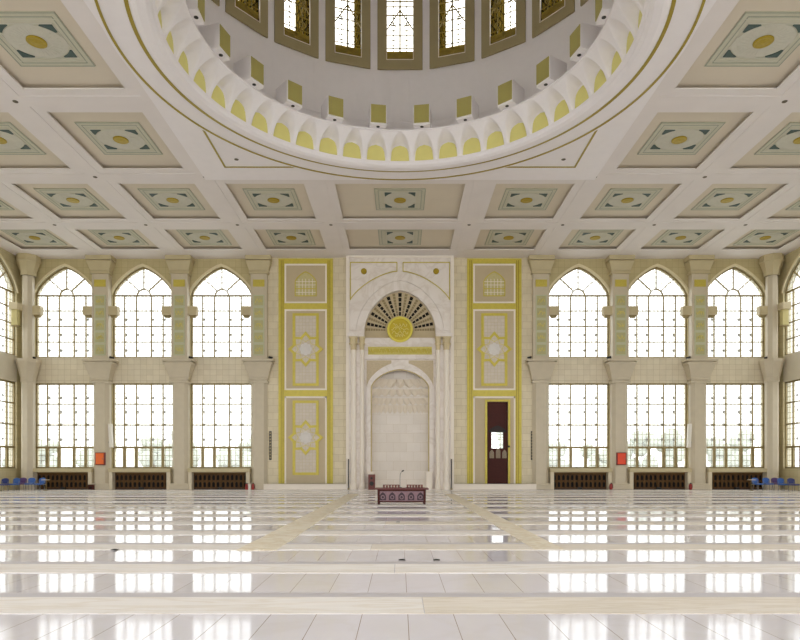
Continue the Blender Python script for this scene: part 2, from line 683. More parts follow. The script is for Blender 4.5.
def make_upper(n):
    """local: origin at the foot of the opening, glass in the plane y = 0.22, room side towards -y"""
    h = Z_SPR - Z_USILL
    f = MB()
    y0, y1 = 0.14, 0.26
    f.box(-HW, -HW + 0.07, y0, y1, 0, h)
    f.box(HW - 0.07, HW, y0, y1, 0, h)
    f.box(-HW, HW, y0, y1, 0, 0.08)
    f.ring(arch(HW, h, RISE), arch(HW - 0.09, h, RISE - 0.1), y0, y1, closed=False)
    f.box(-HW, HW, y0, y1, h - 0.05, h + 0.05)
    root = f.build('window_%d' % n, M_bronze)
    struct(root)
    g = MB()
    for x in MUL:
        g.box(x - 0.038, x + 0.038, y0 + 0.01, y1 - 0.01, 0, h)
    for z in (1.06, 2.10, 3.13):
        g.box(-HW, HW, y0 + 0.015, y1 - 0.015, z - 0.036, z + 0.036)
    # fan above the spring line
    ro, ri = 0.47, 0.40
    po = [(ro * cos(pi * i / 16), h + ro * sin(pi * i / 16)) for i in range(17)]
    pi_ = [(ri * cos(pi * i / 16), h + ri * sin(pi * i / 16)) for i in range(17)]
    g.ring(po, pi_, y0, y1, closed=False)
    g.bar((0, h + ro), (0, h + RISE - 0.05), 0.06, y0, y1)
    for s in (-1, 1):
        g.bar((s * ro * 0.72, h + ro * 0.72), (s * 1.28, h + 1.22), 0.06, y0, y1)
    for rr in (0.9, 1.3):
        po = [(rr * 1.1 * cos(pi * i / 24), h + rr * sin(pi * i / 24)) for i in range(25)]
        pi_ = [((rr - 0.02) * 1.1 * cos(pi * i / 24), h + (rr - 0.02) * sin(pi * i / 24)) for i in range(25)]
        g.ring(po, pi_, 0.22, 0.24, closed=False)
    g.build('muntin_grid', M_bronze, root)
    r = MB()
    for z in (0.53, 1.58, 2.6):
        for x in MUL:
            rosette(r, x, z, 0.42)
    r.build('rosette_row', M_steel, root)
    p = MB()
    ar = arch(HW - 0.03, h, RISE - 0.03)
    p.face([(-HW + 0.03, 0.21, 0.02), (HW - 0.03, 0.21, 0.02)] + [(q[0], 0.21, q[1]) for q in reversed(ar)])
    p.build('pane', M_glass, root)
    t = MB()
    t.ring(arch(HW + 0.16, h, RISE + 0.17), arch(HW, h, RISE), -0.07, 0.1, closed=False)
    t.build('arch_trim', M_trimstone, root)
    return root


def make_lower(n):
    h = Z_LTOP - Z_SILL
    tz = 2.77 - Z_SILL
    y0, y1 = 0.12, 0.26
    f = MB()
    f.box(-HW, -HW + 0.08, y0, y1, 0, h)
    f.box(HW - 0.08, HW, y0, y1, 0, h)
    f.box(-HW, HW, y0, y1, 0, 0.1)
    f.box(-HW, HW, y0, y1, h - 0.1, h)
    f.box(-HW, HW, y0 - 0.02, y1, tz - 0.07, tz + 0.07)
    root = f.build('window_%d' % n, M_bronze)
    struct(root)
    g = MB()
    for x in MUL:
        g.box(x - 0.035, x + 0.035, y0 + 0.01, y1 - 0.01, tz, h)
        g.box(x - 0.085, x + 0.085, y0 - 0.01, y1 - 0.01, 0, tz)
    for z in (4.25 - Z_SILL, 5.65 - Z_SILL):
        g.box(-HW, HW, y0 + 0.015, y1 - 0.015, z - 0.035, z + 0.035)
    g.build('muntin_grid', M_bronze, root)
    r = MB()
    for z in (4.25 - Z_SILL - 0.95, 4.25 - Z_SILL + 0.05, 5.65 - Z_SILL - 0.5, 5.65 - Z_SILL + 0.45):
        for x in MUL:
            rosette(r, x, z, 0.42)
    r.build('rosette_row', M_steel, root)
    p = MB()
    p.face([(-HW + 0.03, 0.21, 0.03), (HW - 0.03, 0.21, 0.03), (HW - 0.03, 0.21, h - 0.03), (-HW + 0.03, 0.21, h - 0.03)])
    p.build('pane', M_glass, root)
    # projecting stone ledge on two cheeks under the glass
    s = MB()
    s.box(-HW, HW, -0.62, 0.3, -0.25, 0.0)
    s.build('sill', M_capital, root, bevel=0.02)
    for sx in (-1, 1):
        j = MB()
        xa, xb = sorted((sx * (HW - 0.02), sx * (HW - 0.26)))
        j.box(xa, xb, -0.55, 0.0, -Z_SILL, -0.25)
        j.build('cheek', mat('cheek_stone', (216, 205, 180), 0.5, var=0.05), root, bevel=0.02)
    return root


wn = 0
UP = LO = None
spots = [(s * c, YW, 0.0) for s in (-1, 1) for c in WINX]
spots += [(s * XW, c, -s * pi / 2) for s in (-1, 1) for c in SIDEY]
ren = lambda o, n: setattr(o, 'name', 'window_%d' % n)
for x, y, rz in spots:
    wn += 1
    if UP is None:
        UP = make_upper(wn)
        o = UP
    else:
        o = dup(UP, (0, 0, 0), 0)
        ren(o, wn)
    o.location = (x, y, Z_USILL)
    o.rotation_euler = (0, 0, rz)
    wn += 1
    if LO is None:
        LO = make_lower(wn)
        o = LO
    else:
        o = dup(LO, (0, 0, 0), 0)
        ren(o, wn)
    o.location = (x, y, Z_SILL)
    o.rotation_euler = (0, 0, rz)

# the side windows have no ledge: the wall below them is flush
for o in [q for q in COL.objects if q.parent and q.parent.rotation_euler.z != 0 and q.name.split('.')[0] in ('sill', 'cheek')]:
    bpy.data.objects.remove(o)

# the ground outside and a hedge of trees that the low panes show
og = MB()
og.box(-140, 140, -60, 160, -0.9, -0.5)
for_ground = struct(og.build('ground', M_ground))
rt = random.Random(5)
for i in range(24):
    x = -63 + i * 5.6 + rt.uniform(-0.3, 0.3)
    side = 'left' if i < 12 else 'right'
    k_ = i if i < 12 else 23 - i
    t = thing('tree', 'haze-paled grey-green tree outside the tall windows, %s from the far %s' % (ORD[k_], side), 'tree', (x, 84 + rt.uniform(-6, 6), -0.5), 0, 'trees outside')
    b = MB()
    hgt = rt.uniform(4.2, 6.8)
    b.lathe([(0.3, 0), (0.22, hgt * 0.5)], 0, 0, 8)
    b.build('trunk', M_wood_pale, t, smooth=True)
    b = MB()
    for q in range(14):
        cx_, cy_, cz_, r_ = rt.uniform(-1.6, 1.6), rt.uniform(-1.8, 1.8), hgt * rt.uniform(0.3, 0.95), rt.uniform(0.8, 1.15)
        prof = [(max(0.001, r_ * sin(pi * a / 7)) * rt.uniform(0.85, 1.1), cz_ - r_ * cos(pi * a / 7)) for a in range(8)]
        b.lathe(prof, cx_, cy_, 10)
    b.build('crown', M_leaf, t)

# ------------------------------------------------------------------ ceiling: coffer slabs, beams, dome plate
BX = [3.93] + COLX
BY = [5.5, 11.4, 17.4, 23.5, 29.65, 35.55]
ZC = H + 0.18
HB = 0.75
c = MB()
R_HOLE = 7.6
sq = 9.6
# slab above the coffers, with the square of the dome left out
c.box(-XW - 0.5, -sq, YR - 0.5, YW + 0.5, ZC, ZC + 0.25)
c.box(sq, XW + 0.5, YR - 0.5, YW + 0.5, ZC, ZC + 0.25)
c.box(-sq, sq, YR - 0.5, DY - sq, ZC, ZC + 0.25)
c.box(-sq, sq, DY + sq, YW + 0.5, ZC, ZC + 0.25)
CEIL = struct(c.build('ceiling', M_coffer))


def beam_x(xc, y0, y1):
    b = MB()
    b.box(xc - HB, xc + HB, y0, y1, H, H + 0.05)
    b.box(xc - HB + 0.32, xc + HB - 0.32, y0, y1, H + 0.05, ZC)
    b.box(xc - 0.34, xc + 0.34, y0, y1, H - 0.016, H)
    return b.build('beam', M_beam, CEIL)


def beam_y(yc, x0, x1):
    b = MB()
    b.box(x0, x1, yc - HB, yc + HB, H - 0.002, H + 0.048)
    b.box(x0, x1, yc - HB + 0.32, yc + HB - 0.32, H + 0.048, ZC)
    b.box(x0, x1, yc - 0.34, yc + 0.34, H - 0.018, H - 0.002)
    return b.build('beam', M_beam, CEIL)


for xb in BX:
    for s in (-1, 1):
        if xb < 5:
            beam_x(s * xb, YR, DY - 9.3)
            beam_x(s * xb, DY + 9.0, 40.2)
        else:
            beam_x(s * xb, YR, 40.2)
for s in (-1, 1):
    b = MB()
    b.box(s * 24.0 if s > 0 else -XW, XW if s > 0 else -24.0, YR, YW, H, H + 0.05)
    b.box(s * 24.45 if s > 0 else -XW, XW if s > 0 else -24.45, YR, YW, H + 0.05, ZC)
    b.build('beam', M_beam, CEIL)
b = MB()
b.box(-XW, XW, 39.66, YW, H - 0.002, H + 0.048)
b.box(-XW, XW, 40.1, YW, H + 0.048, ZC)
b.build('beam', M_beam, CEIL)
for yb in BY:
    if 12 < yb < 29:
        beam_y(yb, -XW, -9.0)
        beam_y(yb, 9.0, XW)
    else:
        beam_y(yb, -XW, XW)

# flat plate round the dome: square outside, circle inside
b = MB()
N = 176
S = 9.3
zp = H - 0.04
def sqpt(a):
    k_ = S / max(abs(sin(a)), abs(cos(a)))
    return (k_ * sin(a), k_ * cos(a))
vo, vi = [], []
for i in range(N):
    a = 2 * pi * i / N
    vo.append(sqpt(a))
    vi.append((R_HOLE * sin(a), R_HOLE * cos(a)))
for i in range(N):
    j = (i + 1) % N
    b.face([(vo[i][0], DY + vo[i][1], zp), (vo[j][0], DY + vo[j][1], zp), (vi[j][0], DY + vi[j][1], zp), (vi[i][0], DY + vi[i][1], zp)])
    b.face([(vo[i][0], DY + vo[i][1], zp), (vo[j][0], DY + vo[j][1], zp), (vo[j][0], DY + vo[j][1], ZC + 0.2), (vo[i][0], DY + vo[i][1], ZC + 0.2)])
# raised circular plate carrying the outer gilt circle
b.lathe([(9.34, zp), (9.34, zp - 0.03), (7.7, zp - 0.03)], 0, DY, 176)
# rounded lip of the opening
b.lathe([(8.3, zp - 0.03), (8.22, zp - 0.10), (8.05, zp - 0.15), (7.8, zp - 0.15), (7.67, zp - 0.09), (7.61, zp + 0.0), (7.545, zp + 0.047), (7.9, zp + 0.052)], 0, DY, 176)
struct(b.build('trim_%d' % (tn + 1), M_white), 'white plaster ring round the dome opening')
tn += 2
b = MB()
zg = zp - 0.03
for ro, ri in ((9.24, 9.155), (8.41, 8.29)):
    b.lathe([(ro, zg), (ro, zg - 0.022), (ri, zg - 0.022), (ri, zg)], 0, DY, 176)
struct(b.build('trim_%d' % tn, M_goldline), 'two thin gilt circles round the dome opening')
for sx in (-1, 1):
    for sy in (-1, 1):
        tn += 1
        b = MB()
        q = 8.0
        e = sqrt(9.2 ** 2 - q ** 2)
        def strip(x0, x1, y0, y1):
            b.box(min(sx * x0, sx * x1), max(sx * x0, sx * x1), min(DY + sy * y0, DY + sy * y1), max(DY + sy * y0, DY + sy * y1), zp - 0.022, zp)
        strip(q - 0.04, q + 0.04, e, q + 0.04)
        strip(e, q + 0.04, q - 0.04, q + 0.04)
        struct(b.build('trim_%d' % tn, M_goldline), 'gilt corner line outside the dome circle')

# ------------------------------------------------------------------ scalloped cornice inside the opening
corn = thing('scalloped_cornice', 'white scalloped cornice ring with yellow niches round the dome mouth', 'cornice', (0, DY, H))
NN = 44
da = 2 * pi / NN
def fin(t):     # radius of the fins against height 0..1
    return 7.56 - 0.67 * t ** 1.35
def back(t):
    return 7.635 if t < 0.76 else 7.635 - 0.69 * sin((t - 0.76) / 0.24 * pi / 2) ** 1.6
HZ = 0.98
def prof_u(t):   # half width of the niche opening (share of the half bay) against height
    return 0.84 * (max(0.0, 1 - max(0.0, (t - 0.3) / 0.7) ** 1.7)) ** 0.6
fins, pan = MB(), MB()
NU, NV = 32, 20
def surf(u, t):
    w = prof_u(t)
    d = abs(u)
    if w <= 0.001 or d >= w:
        r = fin(t)
    else:
        e = min(1.0, (w - d) / 0.12)
        e = e * e * (3 - 2 * e)
        r = fin(t) + (back(t) - fin(t)) * e
    return r
# yellow back: a smooth arched patch lying just in front of the niche back
MU, MV = 12, 14
def pw(t):
    return 0.79 * max(0.0, 1 - max(0.0, (t - 0.25) / 0.5) ** 2.4) ** 0.55
for iv in range(MV):
    t0, t1 = 0.75 * iv / MV, 0.75 * (iv + 1) / MV
    for iu in range(MU):
        q = []
        for uu, t in ((iu, t0), (iu + 1, t0), (iu + 1, t1), (iu, t1)):
            u = (-1 + 2 * uu / MU) * pw(t)
            r = 7.635 - 0.02
            q.append((r * sin(u * da / 2), r * cos(u * da / 2), t * HZ))
        pan.face(q)
grid = {}
for iu in range(NU + 1):
    for iv in range(NV + 1):
        u, t = -1 + 2 * iu / NU, iv / NV
        a = u * da / 2
        r = surf(u, t)
        grid[iu, iv] = (r * sin(a), r * cos(a), t * HZ)
for iu in range(NU):
    for iv in range(NV):
        fins.face([grid[iu, iv], grid[iu + 1, iv], grid[iu + 1, iv + 1], grid[iu, iv + 1]])
pan0 = pan.build('niche_panel', M_yellow, corn, smooth=True)
pan0['label'] = 'yellow niche back'
fin0 = fins.build('niche_hood', M_white, corn, smooth=True)
for i in range(1, NN):
    for src in (pan0, fin0):
        o = src.copy()
        COL.objects.link(o)
        o.parent = corn
        o.rotation_euler = (0, 0, -i * da)
b = MB()
b.lathe([(6.89, 0.97), (6.84, 0.99), (6.84, 1.05), (6.9, 1.07), (8.6, 1.07)], 0, 0, 176)
b.build('ledge', M_white, corn)

# ------------------------------------------------------------------ drum of the dome
RD = 8.55
ND = 22
ad = 2 * pi / ND
oh = math.asin(0.66 / RD)
ZD0, ZW0, ZW1, ZD1 = H + 1.07, 20.4, 24.6, 25.4
b = MB()
def cylpatch(a0, a1, z0, z1, n):
    for i in range(n):
        p, q = a0 + (a1 - a0) * i / n, a0 + (a1 - a0) * (i + 1) / n
        b.face([(RD * sin(p), DY + RD * cos(p), z0), (RD * sin(q), DY + RD * cos(q), z0), (RD * sin(q), DY + RD * cos(q), z1), (RD * sin(p), DY + RD * cos(p), z1)])
for i in range(ND):
    a = i * ad
    cylpatch(a - ad / 2, a + ad / 2, ZD0, ZW0 - 0.03, 6)
    cylpatch(a - ad / 2, a + ad / 2, ZW1 + 0.03, ZD1, 6)
    cylpatch(a - ad / 2, a - oh, ZW0 - 0.03, ZW1 + 0.03, 3)
    cylpatch(a + oh, a + ad / 2, ZW0 - 0.03, ZW1 + 0.03, 3)
b.lathe([(RD, 17.55), (RD - 0.012, 17.56), (RD - 0.012, 17.58), (RD, 17.59)], 0, DY, 176)
b.lathe([(RD * cos(t * pi / 28), ZD1 + RD * sin(t * pi / 28)) for t in range(15)], 0, DY, 88)
struct(b.build('wall_dome', M_white))


def make_drum_window(n):
    """local: +y points outwards from the dome axis"""
    root = MB()
    y0 = 8.42
    w, o_ = 1.045, 0.63
    z0, z1 = 19.98, 24.95
    root.ring([(-w, z0), (w, z0), (w, z1), (-w, z1)], [(-o_, ZW0), (o_, ZW0), (o_, ZW1), (-o_, ZW1)], y0, y0 + 0.08)
    r = root.build('window_%d' % n, M_drumframe)
    struct(r)
    e = MB()
    e.ring([(-o_ + 0.0, ZW0), (o_, ZW0), (o_, ZW1), (-o_, ZW1)], [(-o_ + 0.025, ZW0 + 0.025), (o_ - 0.025, ZW0 + 0.025), (o_ - 0.025, ZW1 - 0.025), (-o_ + 0.025, ZW1 - 0.025)], y0 - 0.02, y0 + 0.05)
    e.build('edge_line', M_ivory, r)
    t = MB()
    yb = 9.95
    t.face([(-o_, y0 + 0.06, ZW0), (-o_, yb, ZW0), (-o_, yb, ZW1), (-o_, y0 + 0.06, ZW1)])
    t.face([(o_, y0 + 0.06, ZW0), (o_, yb, ZW0), (o_, yb, ZW1), (o_, y0 + 0.06, ZW1)])
    t.face([(-o_, y0 + 0.06, ZW0), (o_, y0 + 0.06, ZW0), (o_, yb, ZW0), (-o_, yb, ZW0)])
    t.face([(-o_, y0 + 0.06, ZW1), (o_, y0 + 0.06, ZW1), (o_, yb, ZW1), (-o_, yb, ZW1)])
    t.build('reveal', M_gildreveal, r)
    g = MB()
    ya, yb2 = y0 + 0.10, y0 + 0.14
    g.box(-0.04, 0.04, ya, yb2, ZW0, ZW1)
    g.box(-o_, o_, ya, yb2, ZW0, ZW0 + 0.1)
    g.box(-o_, o_, ya, yb2, ZW0 + 0.26, ZW0 + 0.42)
    for z in (22.55, 22.95, 23.2):
        g.box(-o_, o_, ya, yb2, z - 0.02, z + 0.02)
    for s in (-1, 1):
        g.bar((0, 22.8), (s * o_, 21.85), 0.05, ya, yb2)
        for zc in (21.25, 21.95, 22.3, 23.6):
            n_ = 16
            po = [(s * 0.31 + 0.15 * cos(2 * pi * i / n_), zc + 0.15 * sin(2 * pi * i / n_)) for i in range(n_)]
            pi_ = [(s * 0.31 + 0.112 * cos(2 * pi * i / n_), zc + 0.112 * sin(2 * pi * i / n_)) for i in range(n_)]
            g.ring(po, pi_, ya, yb2 - 0.02)
        g.box(s * 0.31 - 0.02, s * 0.31 + 0.02, ya, yb2 - 0.02, ZW0 + 0.4, ZW1)
    for z in (21.0, 21.6, 22.1):
        g.box(-o_, o_, ya, yb2 - 0.02, z - 0.02, z + 0.02)
    for s in (-1, 1):
        for zc in (ZW0 + 0.19,):
            g.box(min(s * 0.05, s * 0.58), max(s * 0.05, s * 0.58), ya, yb2 - 0.01, zc - 0.06, zc + 0.05)
    g.build('lattice', M_bronze_d, r)
    kk = MB()
    kk.box(-o_, o_, yb2 + 0.02, yb2 + 0.05, ZW0, ZW0 + 0.5)
    kk.build('kick_panel', M_stain, r)
    kk = MB()
    kk.face([(-o_, yb2 + 0.01, ZW0), (o_, yb2 + 0.01, ZW0), (o_, yb2 + 0.01, ZW1), (-o_, yb2 + 0.01, ZW1)])
    kk.build('pane', M_clear, r)
    return r


DW = None
for i in range(ND):
    wn += 1
    if DW is None:
        DW = make_drum_window(wn)
        DW.location = (0, DY, 0)
    else:
        o = dup(DW, (0, DY, 0), -i * ad)
        ren(o, wn)

# boxes with gilt fronts standing on the ledge
def dome_box():
    t = thing('ledge_light_box', '', 'light box', (0, DY, ZD0), 0, 'gilt-fronted boxes on the dome ledge')
    b = MB()
    b.box(-0.36, 0.36, 6.56, 7.5, 0.0, 0.9)
    b.build('body', M_white, t, bevel=0.015)
    b = MB()
    b.box(-0.325, 0.325, 6.535, 6.56, 0.09, 0.86)
    b.build('gilt_face', mat('ledge_box_gilt', (172, 162, 92), 0.5, metal=0.1, var=0.05), t)
    b = MB()
    b.lathe([(0.001, -0.012), (0.075, -0.012), (0.075, 0.0)], 0, 6.72, 14)
    b.build('downlight', M_black, t)
    return t
DB = None
for i in range(ND):
    a = (i + 0.5) * ad
    ia = i if a < pi else ND - 1 - i
    sd = 'right' if a < pi else 'left'
    lab = '%s white box with gilt front from the far middle of dome ledge, going %s' % (ORD[ia], sd)
    if DB is None:
        DB = dome_box()
        DB['label'] = lab
        DB.rotation_euler = (0, 0, -a)
    else:
        dup(DB, (0, DY, ZD0), -a, lab)

# ------------------------------------------------------------------ ceiling medallion panels
def medallion():
    t = thing('ceiling_medallion', '', 'ceiling panel', (0, 0, ZC), 0, 'inlaid panels in the ceiling coffers')
    P = 1.3
    b = MB()
    b.box(-P, P, -P, P, -0.03, 0.0)
    b.build('plate', M_grey_green, t)
    b = MB()
    for q in (1.29, 1.12):
        b.ring([(-q, -q), (q, -q), (q, q), (-q, q)], [(-q + 0.03, -q + 0.03), (q - 0.03, -q + 0.03), (q - 0.03, q - 0.03), (-q + 0.03, q - 0.03)], -0.038, -0.03, plane='xy')
    b.build('border_line', mat('border_grey_green', (150, 158, 142), 0.6), t)
    ix, iy = 0.97, 0.83
    b = MB()
    b.ring([(-ix, -iy), (ix, -iy), (ix, iy), (-ix, iy)], [(-ix + 0.03, -iy + 0.03), (ix - 0.03, -iy + 0.03), (ix - 0.03, iy - 0.03), (-ix + 0.03, iy - 0.03)], -0.05, -0.03, plane='xy')
    for s in (-1, 1):
        b.box(-P + 0.1, P - 0.1, s * 1.0 - 0.012, s * 1.0 + 0.012, -0.04, -0.03)
    n = 40
    po = [(0.95 * cos(2 * pi * i / n), 0.81 * sin(2 * pi * i / n)) for i in range(n)]
    b.prism(po, -0.044, -0.03, 'xy')
    for i in range(32):
        a = 2 * pi * i / 32
        r0, r1 = 0.42, 0.78
        w = 0.03
        b.prism([(r0 * cos(a - w), r0 * .9 * sin(a - w)), (r1 * cos(a - w), r1 * .9 * sin(a - w)), (r1 * cos(a + w), r1 * .9 * sin(a + w)), (r0 * cos(a + w), r0 * .9 * sin(a + w))], -0.052, -0.044, 'xy')
    b.build('white_rosette', M_inlay_w, t)
    for sx in (-1, 1):
        for sy in (-1, 1):
            pts = [(sx * 0.93, sy * 0.79)]
            for i in range(7):
                a = radians(22 + 46 * i / 6)
                pts.append((sx * 0.97 * cos(a), sy * 0.84 * sin(a)))
            pts = [(sx * 0.92, sy * 0.78), (sx * 0.92, sy * 0.44)] + [(sx * 0.98 * cos(radians(30 + 30 * i / 6)), sy * 0.86 * sin(radians(30 + 30 * i / 6))) for i in range(7)] + [(sx * 0.52, sy * 0.78)]
            b = MB()
            b.prism(pts, -0.058, -0.03, 'xy')
            b.build('corner_inlay', M_teal, t)
    b = MB()
    b.lathe([(0.31, -0.044), (0.31, -0.075), (0.26, -0.09), (0.2, -0.085), (0.001, -0.10)], 0, 0, 28)
    b.build('boss', M_boss, t)
    return t
MX = [-22.2, -17.06, -11.86, -6.6, 0, 6.6, 11.86, 17.06, 22.2]
rows = [(37.98, MX, 'in the coffer row along the window wall'),
        (32.6, MX, 'in the second coffer row from the window wall'),
        (26.55, [x for x in MX if abs(x) > 9], 'in the third coffer row from the window wall'),
        (20.4, [x for x in MX if 9 < abs(x) < 13], 'in the coffer row beside the dome')]
MD = None
for yy_, xs_, txt in rows:
    vis = [x for x in xs_ if abs(x) - 1.3 < 400 / FPX * (yy_ + 1.3)]
    for i, x in enumerate(vis):
        lab = '%s inlaid medallion panel from the left %s' % (ORD[i], txt)
        rz = pi / 2 if x == 0 else 0
        if MD is None:
            MD = medallion()
            MD['label'] = lab
            MD.location = (x, yy_, ZC)
        else:
            dup(MD, (x, yy_, ZC), rz, lab)

# recessed downlights where the beams cross
def downlight(x, y, z, lab):
    b = MB()
    b.lathe([(0.001, -0.005), (0.075, -0.005), (0.09, -0.012), (0.1, 0.0), (0.1, 0.012)], 0, 0, 16)
    o = b.build('recessed_downlight', mat('downlight_brown', (92, 82, 64), 0.5), loc=(x, y, z))
    tag(o, lab, 'downlight', 'unlit downlights in the ceiling beams')
for yb, txt in ((23.5, 'on the beam level with the dome'), (29.65, 'on the beam just beyond the dome'), (35.55, 'on the beam nearest the window wall')):
    xs_ = [s * x for s in (-1, 1) for x in BX if (yb > 28 or x > 9.3)]
    xs_ = sorted(x for x in xs_ if abs(x) < 0.63 * yb)
    for i, x in enumerate(xs_):
        downlight(x, yb, H - 0.018, 'small dark unlit downlight, %s from the left %s' % (ORD[i], txt))
for x, y, lab in ((-7.3, 27.9, 'tiny dark downlight inside the left gilt corner by the dome'), (7.3, 27.9, 'tiny dark downlight inside the right gilt corner by the dome')):
    downlight(x, y, zp, lab)

# ------------------------------------------------------------------ wall columns between the windows
def script(b, x0, x1, z0, z1, y, seed, n):
    """brush-like flourishes in relief"""
    r = random.Random(seed)
    w = x1 - x0
    for i in range(n):
        cx_ = x0 + w * (i + 0.5) / n
        hh = (z1 - z0)
        pts = []
        ph = r.uniform(0, 6)
        for j in range(7):
            t = j / 6
            pts.append((cx_ + w / n * (t - 0.5) * 1.3, y, (z0 + z1) / 2 + hh * 0.32 * sin(ph + t * r.uniform(4, 7))))
        b.tube(pts, hh * 0.055, 5)


def pilaster(cx, label, side):
    yf = 40.95
    t = thing('wall_column', label, 'column', (cx, YW, 0), 0, 'stone columns between the windows')
    L = lambda y: y - YW
    b = MB()
    b.box(-0.64, 0.64, L(yf - 0.1), 0, 14.13, 14.27)
    b.box(-0.60, 0.60, L(yf - 0.05), 0, 14.27, 14.36)
    b.frus(-0.63, 0.63, L(yf - 0.08), 0, 14.36, -0.80, 0.80, L(yf - 0.25), 0, 14.86)
    b.box(-0.82, 0.82, L(yf - 0.27), 0, 14.86, 14.93)
    b.box(-0.72, 0.72, L(yf - 0.16), 0, 14.93, 14.99)
    b.box(-0.84, 0.84, L(yf - 0.29), 0, 14.99, H + 0.0)
    b.build('upper_capital', M_capital, t, bevel=0.015)
    b = MB()
    b.box(-0.53, 0.53, L(yf), 0, 8.45, 14.13)
    b.box(-0.53, -0.44, L(yf - 0.03), L(yf), 8.5, 14.1)
    b.box(0.44, 0.53, L(yf - 0.03), L(yf), 8.5, 14.1)
    b.build('upper_shaft', M_column, t, bevel=0.01)
    b = MB()
    b.box(-0.375, 0.375, L(yf - 0.05), L(yf), 13.28, 13.74)
    script(b, -0.3, 0.3, 13.33, 13.69, L(yf - 0.055), int(cx * 10), 4)
    b.build('gilt_plaque', mat('plaque_gilt', (206, 190, 84), 0.4, metal=0.15, var=0.08, scale=8), t)
    for i in range(5):
        z0 = 8.76 + i * 0.8
        b = MB()
        b.box(-0.36, 0.36, L(yf - 0.035), L(yf), z0 + 0.02, z0 + 0.78)
        o = b.build('script_panel', M_greenedge, t)
        b = MB()
        b.box(-0.29, 0.29, L(yf - 0.045), L(yf - 0.035), z0 + 0.09, z0 + 0.71)
        b.build('panel_field', M_green, o)
        b = MB()
        script(b, -0.22, 0.22, z0 + 0.2, z0 + 0.6, L(yf - 0.048), i * 7 + int(cx), 3)
        b.build('script_relief', M_goldpale, o)
    b = MB()
    b.box(-1.0, 1.0, L(yf - 0.42), 0, 8.36, 8.50)
    b.box(-0.84, 0.84, L(yf - 0.28), 0, 8.29, 8.36)
    b.box(-0.96, 0.96, L(yf - 0.38), 0, 8.18, 8.29)
    b.frus(-0.84, 0.84, L(yf - 0.30), 0, 8.02, -0.90, 0.90, L(yf - 0.34), 0, 8.18)
    b.frus(-0.72, 0.72, L(yf - 0.2), 0, 7.66, -0.84, 0.84, L(yf - 0.30), 0, 8.02)
    b.frus(-0.63, 0.63, L(yf - 0.1), 0, 7.36, -0.72, 0.72, L(yf - 0.2), 0, 7.66)
    b.box(-0.63, 0.63, L(yf - 0.1), 0, 7.18, 7.36)
    b.box(-0.54, 0.54, L(yf - 0.02), 0, 7.1, 7.18)
    b.box(-0.63, 0.63, L(yf - 0.1), 0, 6.98, 7.1)
    b.build('middle_capital', M_column, t, bevel=0.012)
    b = MB()
    y0 = L(yf)
    w, ch = 0.53, 0.2
    b.prism([(-w, 0), (-w, y0 + ch), (-w + ch, y0), (w - ch, y0), (w, y0 + ch), (w, 0)], 0.38, 6.98, 'xy')
    b.build('lower_shaft', M_column, t)
    b = MB()
    b.box(-0.62, 0.62, L(yf - 0.1), 0, 0, 0.28)
    b.box(-0.58, 0.58, L(yf - 0.05), 0, 0.28, 0.4)
    b.build('plinth', M_column, t, bevel=0.02)
    return t


names = {0: 'nearest the prayer niche', 1: 'between the first and second windows from the niche', 2: 'between the second window and the corner window'}
for s, sd in ((-1, 'left'), (1, 'right')):
    for i, x in enumerate(COLX):
        pilaster(s * x, 'stone column with green script panels, %s on the %s' % (names[i], sd), s)
    # eight-sided column in the corner
    t = thing('corner_column', 'slender stone column in the %s corner of the hall' % sd, 'column', (s * 24.35, 40.95, 0))
    def octo(prof, nm, m):
        b = MB()
        b.lathe(prof, 0, 0, 8, pi / 8, 2 * pi + pi / 8)
        b.build(nm, m, t)
    octo([(0.46, 13.95), (0.48, 14.2), (0.5, 14.25), (0.68, 14.82), (0.74, 14.87), (0.74, 14.95), (0.71, 14.96), (0.71, H)], 'upper_capital', M_capital)
    octo([(0.36, 8.4), (0.36, 13.95)], 'upper_shaft', M_column)
    octo([(0.42, 7.0), (0.46, 7.05), (0.46, 7.3), (0.5, 7.4), (0.66, 8.1), (0.72, 8.3), (0.72, 8.5), (0.001, 8.5)], 'middle_capital', M_column)
    octo([(0.41, 0.4), (0.41, 7.0)], 'lower_shaft', M_column)
    octo([(0.001, 0.4), (0.47, 0.4), (0.5, 0.3), (0.5, 0.0)], 'plinth', M_column)

